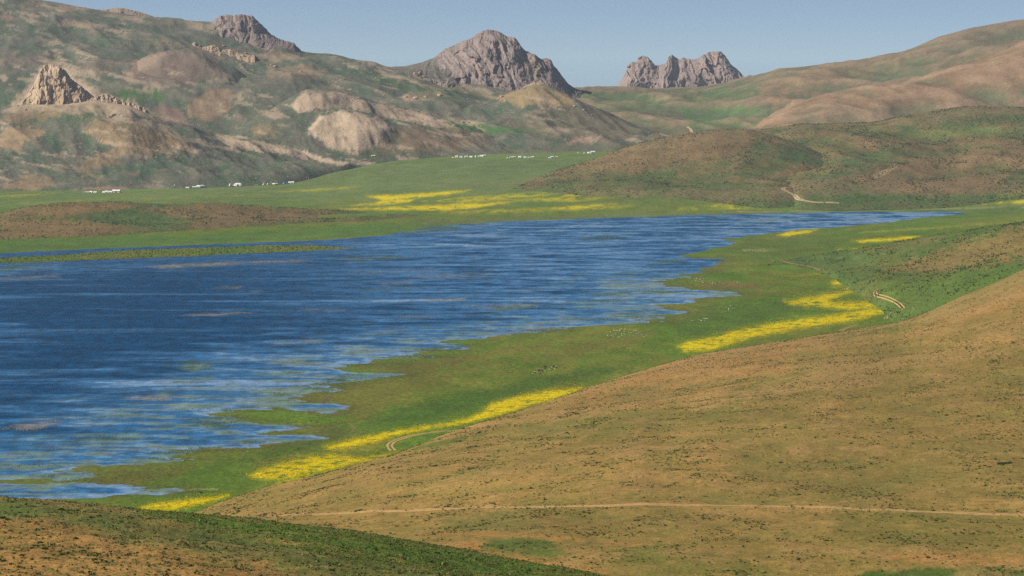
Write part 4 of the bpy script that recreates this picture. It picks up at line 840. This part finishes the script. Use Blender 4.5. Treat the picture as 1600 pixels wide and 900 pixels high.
# ------------------------------------------------------------------ dirt tracks
M_TRACK = plain_mat("track_dirt", (196, 156, 104), .95, .18, 2.0)
M_TRACK2 = plain_mat("far_track_dirt", (188, 160, 122), .95, .15, 3.0)
M_BANK = plain_mat("shore_mud", (104, 84, 62), .8, .25, 1.5)
def spline(P, step):
    P = np.asarray(P, float); t = np.concatenate([[0], np.cumsum(np.linalg.norm(np.diff(P, axis=0), axis=1))]); n = max(int(t[-1] / step), 4)
    s = np.linspace(0, t[-1], n); q = np.column_stack([np.interp(s, t, P[:, 0]), np.interp(s, t, P[:, 1])]); sg = min(6, n / 8)
    return np.column_stack([smooth1(q[:, 0], sg), smooth1(q[:, 1], sg)])
def track(name, px, ruts, label, mat, step=2.0, lift=.06, wob=.25):
    W = [hit(*p) for p in px]; W = [(w.x, w.y) for w in W if w is not None]
    c = spline(W, step); t = np.gradient(c, axis=0); t /= np.linalg.norm(t, axis=1)[:, None] + 1e-9; nn = np.column_stack([-t[:, 1], t[:, 0]])
    V, F, k = [], [], 0
    for off, w in ruts:
        ww = w * (1 + wob * fbm(c[:, 0] / 9 + off, c[:, 1] / 9, o=3)); cols = []
        for e in (-.5, -.17, .17, .5):
            p = c + nn * (off + ww * e)[:, None]; z = np.array([drop(a, b) for a, b in p]) + lift - (.0 if abs(e) < .3 else .05); cols.append(np.column_stack([p, z]))
        g = np.stack(cols, 1); V.append(g.reshape(-1, 3)); F.append(grid_faces(len(c), 4) + k); k += g.shape[0] * 4
    new_obj(name, raw_mesh(name, np.concatenate(V), np.concatenate(F)), mat, kind="structure", label=label)
RUTS = [(-1.0, .7), (1.0, .7)]
track("dirt_road", [(405,806),(450,805),(500,803),(600,798),(700,795),(800,792),(900,791),(1000,789),(1100,789),(1200,790),(1300,793),(1400,797),(1500,801),(1590,804),(1640,806)], [(-1.15, 1.3), (1.1, 1.2)], "dirt road crossing the brown hillside", M_TRACK, 1.5)
track("dirt_track", [(1373,449),(1362,459),(1385,465),(1405,475),(1413,484)], RUTS, "twin-rut track beside the flower field", M_TRACK)
track("dirt_track", [(1394,488),(1386,494),(1383,499)], RUTS, "short twin-rut stretch below the winding track", M_TRACK)
track("dirt_track", [(1340,507),(1322,512),(1312,518)], RUTS, "twin-rut stretch at the hillside edge", M_TRACK)
track("dirt_track", [(1330,447),(1320,450),(1322,452)], RUTS, "short rut bend within the flower field", M_TRACK)
track("dirt_track", [(618,706),(606,699),(605,693),(618,686),(660,677),(710,670),(760,664)], [(-1.2, 1.2), (1.2, 1.2)], "track bend at the foot of the brown hillside", M_TRACK)
track("dirt_track", [(1247,289),(1225,292),(1218,296),(1224,299),(1243,302),(1246,305),(1241,312),(1250,315),(1268,318),(1320,318.5)], [(-1.5, 2.3), (1.5, 2.3)], "pale track zigzagging up the far hill", M_TRACK2, 3, .35)
track("dirt_track", [(1072,196),(1078,200),(1082,205),(1076,209)], [(0, 5)], "pale track in the far valley", M_TRACK2, 6, .4)
track("shore_bank", [(520,618),(500,627),(512,629),(508,633),(490,638),(479,643),(492,648)], [(0, 1.9)], "dark eroded mud bank at the pond", M_BANK, 1.2)
track("footpath", [(504,652),(530,655),(548,662),(558,668),(555,673),(540,678)], [(0, 1.0)], "thin bare path curving over the shore meadow", plain_mat("path_dirt", (132, 108, 66), .95, .2, 2), 1.5)
track("footpath", [(1102,413),(1112,418),(1124,422),(1128,426)], [(0, 1.3)], "bare path near the lake spit", M_BANK, 1.5)
track("footpath", [(1130,374),(1150,376),(1190,379)], [(0, 1.4)], "pale path on the point", plain_mat("pale_path", (156, 132, 88), .95, .2, 2), 1.5)
track("footpath", [(1210,410),(1235,411),(1262,415),(1290,423)], [(0, 1.6)], "brown path under the shrubby slope", plain_mat("brown_path", (142, 112, 70), .95, .2, 2), 1.5)

# ------------------------------------------------------------------ shrubs, one by one
def shrub_mesh(name, seed, cs):
    r = np.random.default_rng(seed); n = 130
    th = r.random(n) * 2 * np.pi; ph = np.arccos(r.random(n)); rad = .5 * (.6 + .5 * r.random(n)) * (1 + .25 * np.sin(3 * th + seed) + .15 * np.sin(5 * th))
    c = np.stack([rad * np.sin(ph) * np.cos(th), rad * np.sin(ph) * np.sin(th), rad * np.cos(ph) * .8 + .02], -1)
    nrm = c / np.linalg.norm(c, axis=1)[:, None]; t1 = np.cross(nrm, r.normal(size=(n, 3))); t1 /= np.linalg.norm(t1, axis=1)[:, None]; t2 = np.cross(nrm, t1)
    s = (.07 + .09 * r.random(n))[:, None]; lift = nrm * s * .7
    V = np.stack([c - t1 * s, c + t2 * s * .6 + lift * .4, c + t1 * s + lift, c - t2 * s * .6 + lift * .3], 1).reshape(-1, 3)
    F = np.arange(n * 4).reshape(n, 4); col = np.repeat(np.array([lin(q) for q in cs])[r.integers(0, len(cs), n)] * (.7 + .6 * r.random((n, 1))), 4, axis=0)
    # woody core
    me = raw_mesh(name, V, F, col, smooth=False); return me
SH = [shrub_mesh("shrub", k, [(44, 66, 24), (58, 80, 32), (36, 52, 20), (78, 96, 46)]) for k in range(4)]
SHG = [shrub_mesh("sage_shrub", 10 + k, [(86, 96, 58), (98, 104, 64), (74, 86, 48)]) for k in range(3)]
def put_shrub(u, v, w, label, group, meshes=SH, flat=.6):
    h = hit(u, v)
    if h is None: return
    sz = w * h.y / FPX; me = random.choice(meshes); first = not me.materials
    o = bpy.data.objects.new("shrub" if meshes is SH else "sage_bush", me); COL.objects.link(o)
    if first: me.materials.append(M_LEAF)
    o.location = (h.x, h.y, h.z - .03); o.rotation_euler = (0, 0, random.random() * 6.28); o.scale = (sz * random.uniform(.85, 1.2), sz * random.uniform(.85, 1.2), sz * flat * random.uniform(.8, 1.25))
    tag(o, label, "shrub", group)
BIG = [(96,797,11),(110,798,7),(121,798,9),(131,800,8),(141,791,8),(19,785,8),(28,793,7),(143,809,9),(155,806,7),(3,810,11),(13,812,9),(45,816,9),(64,815,7),(118,842,9),(62,848,9),(56,853,10),(84,851,8),(71,858,9),(130,861,10),
       (35,868,10),(107,865,8),(154,866,9),(149,875,10),(164,879,11),(167,867,6),(94,862,6),(5,877,10),(22,865,8),(155,829,7),(258,858,8),(274,858,7),(277,875,9),(260,879,10),(298,885,10),(185,872,8),(197,868,8),(213,837,8),(232,811,8),(406,830,7),(424,830,9),(430,830,6),(586,859,9),(820,894,9),(660,861,8),(683,865,11),(696,862,7),(672,878,9)]
for u, v, w in BIG: put_shrub(u, v, w, "dark round shrub growing on the left foreground hill", "dark shrubs on the foreground hill")
for q in scatter("foreground_hill", 75, lambda U, V, X, Y: (1 - sstep(0, 60, U - 300)) + .12, umin=0, umax=900, vmin=785, vmax=900):
    uu, vv = project(*q); put_shrub(uu, vv, random.uniform(4, 7), "small shrub or grey tussock scattered on the left foreground hill", "small shrubs on the foreground hill", random.choice([SH, SHG, SHG]))
for u, v, w in [(1565,725,17), (1575,724,12)]: put_shrub(u, v, w, "bright green bush standing out on the brown hillside" if w > 13 else "smaller bush just right of the bright green bush", None, [shrub_mesh("shrub", 31 + w, [(70, 104, 44), (58, 90, 36)])], .45)
for u, v in [(1531,729), (1539,728), (1546,730)]: put_shrub(u, v, 6, "small dark shrub left of the bright green bush on the brown hillside", "three dark shrubs by the bright bush")
put_shrub(563, 798, 8, "dark shrub beside the dirt road on the brown hillside", None)
put_shrub(314, 770, 5, "lone dark bush on the meadow behind the nearest flower strip", None, SH, 1.1)
BW = scatter("brown_hillside", 400, BR_D, umin=330, umax=1600, vmin=640, vmax=898)
bk = 0
for q in BW:
    uu, vv = project(*q); h = hit(uu, vv)
    if h is None or abs(h.y - q[1]) > 8: continue
    put_shrub(uu, vv, random.uniform(4.5, 8) * (.6 + .4 * (vv / 900)), "small dark tussock shrub scattered on the brown hillside", "tussock shrubs on the brown hillside", random.choice([SH, SH, SHG]), .55); bk += 1
    if bk >= 165: break

# ------------------------------------------------------------------ sheep
def sheep_mesh():
    P = {"rump": (-.42, 0, .62, .2), "hip": (-.25, 0, .64, .27), "belly": (.05, 0, .62, .29), "chest": (.32, 0, .66, .25), "neck": (.5, 0, .8, .15), "poll": (.62, 0, .93, .11), "muzzle": (.8, 0, .84, .06), "tail": (-.56, 0, .52, .06)}
    names = list(P); verts = [P[k][:3] for k in names]; rads = [P[k][3] for k in names]; E = [(0, 1), (1, 2), (2, 3), (3, 4), (4, 5), (5, 6), (0, 7)]
    for root, x in ((1, -.27), (3, .3)):
        for s in (-1, 1):
            i = len(verts); verts += [(x, .15 * s, .46), (x - .02 * (1 if root == 1 else -1), .15 * s, .25), (x, .15 * s, .02)]; rads += [.09, .05, .045]; E += [(root, i), (i, i + 1), (i + 1, i + 2)]
    for s in (-1, 1):
        i = len(verts); verts.append((.58, .14 * s, .9)); rads.append(.04); E.append((5, i))
    me = bpy.data.meshes.new("sheep_skeleton"); me.from_pydata(verts, E, []); o = bpy.data.objects.new("tmp", me); COL.objects.link(o)
    md = o.modifiers.new("s", 'SKIN')
    for k, r in enumerate(rads): me.skin_vertices[0].data[k].radius = (r, r); me.skin_vertices[0].data[k].use_root = (k == 2)
    sb = o.modifiers.new("b", 'SUBSURF'); sb.levels = 1
    dg = bpy.context.evaluated_depsgraph_get(); ev = bpy.data.meshes.new_from_object(o.evaluated_get(dg)); bpy.data.objects.remove(o); return ev
def coat(base, c, face):
    me = base.copy(); co = np.zeros(len(me.vertices) * 3, np.float32); me.vertices.foreach_get("co", co); co = co.reshape(-1, 3)
    f = np.maximum(sstep(.5, .62, co[:, 0]), sstep(.3, .2, co[:, 2]))[:, None]; set_col(me, "Col", lerp(lin(c)[None], lin(face)[None], f)); me.materials.append(M_COAT)
    me.polygons.foreach_set("use_smooth", np.ones(len(me.polygons), bool)); return me
_sb = sheep_mesh()
CREAM = coat(_sb, (204, 194, 160), (150, 130, 100)); WHITE = coat(_sb, (216, 208, 180), (120, 100, 80)); DARK = coat(_sb, (74, 62, 48), (50, 42, 36)); TANS = coat(_sb, (190, 164, 124), (120, 96, 70))
def flock(poly, n, kinds, label, group):
    P = np.asarray(poly, float); k = 0
    while k < n:
        u, v = P.min(0) + RNG.random(2) * (P.max(0) - P.min(0))
        if poly_sd(np.array([u]), np.array([v]), P)[0] > 0: continue
        h = hit(u, v); k += 1
        if h is None: continue
        i = RNG.integers(0, len(kinds)); o = bpy.data.objects.new("sheep", kinds[i]); COL.objects.link(o)
        s = random.uniform(.7, .92); o.location = h; o.scale = (s, s, s); o.rotation_euler = (0, 0, random.random() * 6.28)
        tag(o, label[i] if isinstance(label, list) else label, "sheep", group)
flock([(826,584),(836,580),(846,572),(868,570),(872,577),(850,582),(836,588)], 60, [CREAM, DARK, DARK], ["pale sheep in the mixed pale and dark flock on the mid meadow", "dark sheep in the mixed pale and dark flock on the mid meadow", "dark sheep in the mixed pale and dark flock on the mid meadow"], "mixed flock on the meadow")
flock([(948,528),(955,514),(975,515),(1022,520),(1020,525),(985,530)], 46, [WHITE, CREAM], "cream sheep in the flock left of the nearest right-hand flower field", "cream flock left of the flower field")
flock([(1072,436),(1090,432),(1104,433),(1100,438),(1130,442),(1158,440),(1158,444),(1112,446)], 66, [CREAM, TANS], "cream or tan sheep in the flock strung along the lake spit", "flock along the lake spit")
flock([(1124,482),(1140,478),(1150,484),(1130,492)], 11, [WHITE], "white sheep in the loose handful right of the lake inlet", "loose handful by the inlet")
flock([(1074,503),(1100,498),(1112,498),(1090,504)], 14, [WHITE, CREAM], "pale sheep in the small line below the lake inlet", "small line below the inlet")
flock([(1160,389.5),(1198,390),(1197,392.5),(1164,393)], 30, [CREAM], "cream sheep in the straight line on the far point", "line of sheep on the far point")
flock([(695,280),(725,280.5),(725,283),(696,283)], 24, [TANS, CREAM], "tan sheep in the distant flock beyond the yellow streaks", "distant flock beyond the yellow streaks")
flock([(512.5,685),(513.5,685),(513.5,686),(512.5,686)], 1, [WHITE], "single white sheep alone near the marsh edge", None)

# ------------------------------------------------------------------ tents
M_CANVAS = plain_mat("white_canvas", (238, 236, 228), .8, .06, 1.0); M_CREAMC = plain_mat("cream_canvas", (226, 212, 186), .8, .08, 1.0)
M_BLUE = plain_mat("blue_tarpaulin", (62, 92, 158), .6, .08, 1.0); M_DOOR = plain_mat("tent_doorway", (60, 54, 48), .9, .1, 1.0); M_GREYC = plain_mat("grey_canvas", (176, 168, 158), .85, .08, 1.0)
M_PALEB = plain_mat("pale_blue_canvas", (176, 204, 226), .75, .06, 1.0)
def bm_mesh(name, V, F):
    me = bpy.data.meshes.new(name); me.from_pydata(V, [], F); me.update(); return me
def gable(h_wall, h_ridge, ov):              # 1 x 1 footprint, ridge along x
    w = bm_mesh("wall", [(-.5,-.46,0),(.5,-.46,0),(.5,.46,0),(-.5,.46,0),(-.5,-.42,h_wall),(.5,-.42,h_wall),(.5,.42,h_wall),(-.5,.42,h_wall),(-.5,0,h_ridge-.03),(.5,0,h_ridge-.03)],
                [(0,1,5,4),(2,3,7,6),(0,4,8,7,3),(1,2,6,9,5)])
    sag = .03
    R = []
    for x in (-.54, -.27, 0, .27, .54):
        dz = -sag * (1 - (x / .54) ** 2)
        R += [(x,-.5 - ov,h_wall-.05),(x,-.25,(h_wall+h_ridge)/2 - .03),(x,0,h_ridge + dz),(x,.25,(h_wall+h_ridge)/2 - .03),(x,.5 + ov,h_wall-.05)]
    r = bm_mesh("roof", R, [(i*5+j, i*5+j+1, (i+1)*5+j+1, (i+1)*5+j) for i in range(4) for j in range(4)])
    d = bm_mesh("doorway", [(-.12,-.475,0),(.12,-.475,0),(.1,-.445,h_wall*.85),(-.1,-.445,h_wall*.85)], [(0,1,2,3)])
    return w, r, d
def vault():
    n, m = 9, 7; V = []
    for i in range(n):
        x = -.5 + i / (n - 1); e = (1 - (2 * abs(x)) ** 3.2) ** .4 if abs(x) < .5 else 0
        for j in range(m):
            a = math.pi * j / (m - 1); V.append((x, -.5 * math.cos(a) * (.55 + .45 * e), math.sin(a) ** .8 * .95 * (.25 + .75 * e)))
    F = [(i*m+j, i*m+j+1, (i+1)*m+j+1, (i+1)*m+j) for i in range(n-1) for j in range(m-1)]
    c = len(V); V += [(-.5,0,.05),(.5,0,.05)]; F += [(j, c, j+1) for j in range(m-1)] + [((n-1)*m+j, (n-1)*m+j+1, c+1) for j in range(m-1)]
    w = bm_mesh("cover", V, F); k = []
    for x in (-.25, .0, .25):
        b = len(k); e = (1 - (2 * abs(x)) ** 3.2) ** .4
        for j in range(m):
            a = math.pi * j / (m - 1)
            for dx, s in ((-.012, 1.02), (.012, 1.02)): k.append((x + dx, -.5 * math.cos(a) * (.55 + .45 * e) * s, math.sin(a) ** .8 * .95 * (.25 + .75 * e) * s))
    r = bm_mesh("hoop", k, [(q*m*2 + 2*j, q*m*2 + 2*j+1, q*m*2 + 2*j+3, q*m*2 + 2*j+2) for q in range(3) for j in range(m-1)])
    d = bm_mesh("doorway", [(-.1,-.52,0),(.1,-.52,0),(.09,-.47,.5),(-.09,-.47,.5)], [(0,1,2,3)])
    return w, r, d
def dome():
    V, F = [], []; m = 12
    for j, (r, z) in enumerate(((.5, 0), (.49, .3), (.42, .6), (.28, .82), (.1, .95))):
        V += [(r * math.cos(2 * math.pi * i / m), r * math.sin(2 * math.pi * i / m), z) for i in range(m)]
    F = [(j*m+i, j*m+(i+1) % m, (j+1)*m+(i+1) % m, (j+1)*m+i) for j in range(4) for i in range(m)]
    w = bm_mesh("cover", V, F); r = bm_mesh("crown_cap", [(.13*math.cos(2*math.pi*i/m), .13*math.sin(2*math.pi*i/m), .93) for i in range(m)] + [(0, 0, 1.02)], [(i, (i+1) % m, m) for i in range(m)])
    d = bm_mesh("doorway", [(-.12,-.51,0),(.12,-.51,0),(.1,-.495,.5),(-.1,-.495,.5)], [(0,1,2,3)]); return w, r, d
KIND = {"g": gable(.55, 1.0, .03), "v": vault(), "d": dome(), "s": gable(.35, .95, .0)}
PARTN = {"g": ("wall", "roof", "doorway"), "v": ("cover", "hoop", "doorway"), "d": ("cover", "crown_cap", "doorway"), "s": ("wall", "roof", "doorway")}
_mc = {}
def part_mesh(kind, i, mat):
    key = (kind, i, mat.name)
    if key not in _mc:
        m = KIND[kind][i].copy(); m.materials.append(mat); _mc[key] = m
    return _mc[key]
ORD = ["first", "second", "third", "fourth", "fifth", "sixth", "seventh", "eighth", "ninth"]
def camp(where, group, rows):
    n = len(rows)
    for k, (u, v, w, hgt, kind, wall, roof) in enumerate(rows):
        h = hit(u, v)
        if h is None: continue
        mpp = h.y / FPX; W = w * mpp; Hh = max(hgt * mpp, 1.8)
        root = bpy.data.objects.new("tent", None); COL.objects.link(root); root.empty_display_size = .5
        root.location = (h.x, h.y, h.z - .05); root.rotation_euler = (0, 0, random.uniform(-.5, .5))
        cn = {"white_canvas": "white", "cream_canvas": "cream", "grey_canvas": "grey", "blue_tarpaulin": "blue", "pale_blue_canvas": "pale blue"}
        look = cn[wall.name] + {"g": " ridge tent", "v": " long vaulted tent", "d": " domed tent", "s": " low tent"}[kind]
        if roof.name != wall.name: look += " with %s roof" % cn[roof.name]
        tag(root, "%s, %s from left %s" % (look, ORD[k], where) if n > 1 else "%s %s" % (look, where), "tent", group)
        dp = W * (.6 if kind != "d" else 1.0); dp = max(min(dp, 6.5), 2.2)
        for i, mt in enumerate((wall, roof, M_DOOR)):
            c = bpy.data.objects.new(PARTN[kind][i], part_mesh(kind, i, mt)); COL.objects.link(c); c.parent = root; c.scale = (W, dp, Hh)
C, K, G, B, P = M_CANVAS, M_CREAMC, M_GREYC, M_BLUE, M_PALEB
camp("in the leftmost camp", "leftmost camp", [(130.5,301.2,3.5,2,"s",G,G),(136.5,301,5.5,2.2,"s",K,K),(142.5,300.8,5,2.4,"g",C,C),(149,301,6,2.2,"s",K,K),(162.5,301,5,2.2,"s",C,C),(166.5,300.6,4.5,2.8,"g",C,C),(172.5,300.8,6,2.6,"g",C,C),(182,300.6,11.5,4.6,"g",K,C)])
camp("alone between the two left camps", None, [(273,290.5,2.2,2.2,"d",C,C)])
camp("in camp left of the big vaulted tent", "second camp", [(293,294,5.5,2.2,"s",K,K),(303.5,293,6,2.2,"s",C,C),(310,292.6,5.5,3.4,"g",C,C),(315.5,292.2,4.5,3.6,"g",C,C),(320,292.2,3,2.4,"d",K,K)])
camp("at the big tent's camp", "big tent camp", [(359.6,290.6,3.6,4.2,"d",C,C),(364.2,290.8,2.4,1.8,"s",K,K),(372.2,290.6,13.5,5.2,"v",C,C)])
camp("in the blue-roofed camp", "blue roof camp", [(412,289,4.2,2.4,"d",K,C),(418.5,288.8,2.6,3,"d",C,C),(428,288,5.2,2.2,"s",K,K),(432.2,288,2.4,2.2,"g",K,C),(445.6,287.6,6.2,4,"g",C,B),(453,286.8,4.6,3.2,"g",G,C),(457.6,286.2,4.6,3,"g",K,K)])
camp("below the pale hill", "pair below the pale hill", [(583,244,6,1.8,"s",K,K),(593.5,243.5,2.2,1.6,"g",B,B)])
camp("in the row of nine", "row of nine tents", [(707.5,246.8,2.4,1.6,"s",G,K),(713.5,246.2,4.6,3.2,"g",K,K),(720.5,246.2,4,2.4,"g",C,P),(728.5,245.8,5,2.5,"g",C,C),(736,246,4,2.4,"s",C,C),(743.5,245.8,2.6,3.2,"d",C,C),(749,245.2,4,2.4,"s",C,C),(753.2,244.8,4.6,2.8,"g",C,C),(757,244,3.6,2.6,"g",K,C)])
camp("in the row of seven", "row of seven tents", [(793,247,2.4,2,"d",C,C),(798.2,246.8,4,2.2,"g",K,C),(803,246.6,4,2.8,"g",C,C),(812,246.6,4.4,2.8,"g",C,C),(820.5,246.4,4.6,2,"s",C,P),(827,246.8,4.6,2,"s",K,C),(832.2,246,3.4,2,"g",C,C)])
camp("in the blue and white camp", "blue and white camp", [(854,247,2.6,2,"g",B,P),(858.6,247.2,3.6,1.8,"s",C,C),(862.4,246.8,4.4,3,"g",C,C),(869.3,246.6,4.4,2.2,"g",B,C)])
camp("in the highest, rightmost camp", "highest camp", [(903,239.6,2,1.6,"s",K,K),(913,240,2.4,2,"d",C,C),(919.5,240,3.4,2.6,"g",K,C),(926,239.6,6.6,4,"g",C,C)])

# ------------------------------------------------------------------ loose boulders on the mountains
def boulder_mesh(seed, sub=2):
    bm = bmesh.new(); bmesh.ops.create_icosphere(bm, subdivisions=sub, radius=.5); co = np.array([v.co[:] for v in bm.verts])
    k = 1 + .35 * fbm(co[:, 0] * 2.2 + seed, co[:, 1] * 2.2, co[:, 2] * 2.2 + seed, o=3)
    q = np.abs(co).max(1) * 2; co = co * (k / (.55 + .45 * q))[:, None]; co[:, 2] = np.maximum(co[:, 2], -.3)
    for v, c in zip(bm.verts, co): v.co = c
    me = bpy.data.meshes.new("boulder"); bm.to_mesh(me); bm.free(); set_col(me, "Col", np.tile(lin((176, 150, 116)), (len(me.vertices), 1))); me.materials.append(M_TANROCK); return me
BM_ = [boulder_mesh(k * 3.7) for k in range(5)]
def boulder(u, v, w, label, group=None):
    h = hit(u, v)
    if h is None: return
    s = w * h.y / FPX; o = bpy.data.objects.new("boulder", random.choice(BM_)); COL.objects.link(o); o.location = (h.x, h.y, h.z + .05 * s); o.scale = (s, s * .8, s * random.uniform(.5, .8)); o.rotation_euler = (0, 0, random.random() * 6)
    tag(o, label, "rock", group)
for u, v, w in [(648,116,7),(656,114,6),(662,120,5),(640,120,4)]: boulder(u, v, w, "pale boulder in the cluster left of the central peak", "boulders left of the central peak")
for u, v, w in [(722,191,7),(731,192,6),(745,197,5),(752,198,4)]: boulder(u, v, w, "pale boulder at the tail of the pale hill's ridge", "boulders at the ridge tail")
for u, v, w in [(177,181,9),(170,183,6),(34,162,6),(28,166,5),(40,172,5)]: boulder(u, v, w, "pale boulder lying near the steep tan crag", "boulders near the tan crag")
for u, v, w in [(687,150,9),(665,152,8),(650,154,9),(634,152,7)]: boulder(u, v, w, "pinkish boulder in the rock band above the pale hill", "rock band boulders")
for u, v, w in [(430,104,6),(424,102,5),(470,112,5),(380,88,7),(384,84,6),(350,72,5)]: boulder(u, v, w, "pale boulder below the dark rocky knob", "boulders below the knob")
for u, v, w in [(784,152,8),(779,155,6),(790,158,5),(898,166,5),(912,172,5),(925,180,4)]: boulder(u, v, w, "pale boulder on the shoulder of the conical hill", "boulders on the conical hill")
def rock_scatter(layer, n, vmin, vmax, umin, umax, label, size=(1.5, 5)):
    pts = scatter(layer, n, lambda U, V, X, Y: sstep(.05, .6, ridged(X / 90, Y / 130, 2.0, o=3) - .3), umin, umax, vmin, vmax)
    b = BM_[0]; co = np.array([v.co[:] for v in boulder_small.vertices]); fc = np.array([p.vertices[:] for p in boulder_small.polygons])
    s = size[0] + (size[1] - size[0]) * RNG.random(n) ** 3; th = RNG.random(n) * 6.28
    r = co[None] * s[:, None, None] * np.array([1, .8, .6]); cx, sx = np.cos(th)[:, None], np.sin(th)[:, None]
    V = np.stack([r[..., 0] * cx - r[..., 1] * sx, r[..., 0] * sx + r[..., 1] * cx, r[..., 2]], -1) + pts[:, None]
    F = (fc[None] + (np.arange(n) * len(co))[:, None, None]).reshape(-1, 3)
    new_obj("scattered_rocks", raw_mesh("scattered_rocks", V.reshape(-1, 3), F, np.repeat(pick([(176,150,116),(158,132,104),(140,116,96)], n), len(co), axis=0), smooth=False), M_COAT, kind="stuff", label=label, cat="rocks")
boulder_small = boulder_mesh(8.8, 1)
rock_scatter("left_mountain", 1500, -20, 240, -40, 900, "small pale rocks scattered over the left mountain")
rock_scatter("front_ridge", 900, 150, 300, -40, 560, "small pale rocks scattered over the front ridge", (1, 3.5))
rock_scatter("summit_hill", 500, 128, 235, 650, 1060, "small pale rocks scattered over the conical hill", (1, 4))
rock_scatter("pale_hill", 350, 138, 245, 350, 860, "small pale rocks scattered over the pale hill", (1, 3.5))

# ------------------------------------------------------------------ air
hz = bpy.data.materials.new("haze"); hz.use_nodes = True; hn = hz.node_tree; hn.nodes.clear()
ho = hn.nodes.new("ShaderNodeOutputMaterial"); pv = hn.nodes.new("ShaderNodeVolumePrincipled")
pv.inputs["Color"].default_value = (.74, .87, 1.0, 1); pv.inputs["Density"].default_value = 4.0e-5; pv.inputs["Anisotropy"].default_value = 0.2
hn.links.new(pv.outputs[0], ho.inputs["Volume"])
x0, x1, y0, y1, z0, z1 = -11000, 11000, -900, 9700, -4, 620
hv = [(x0,y0,z0),(x1,y0,z0),(x1,y1,z0),(x0,y1,z0),(x0,y0,z1),(x1,y0,z1),(x1,y1,z1),(x0,y1,z1)]
new_obj("haze", bm_mesh("haze", hv, [(3,2,1,0),(4,5,6,7),(0,1,5,4),(1,2,6,5),(2,3,7,6),(3,0,4,7)]), hz, kind="stuff", label="thin pale haze in the valley air")
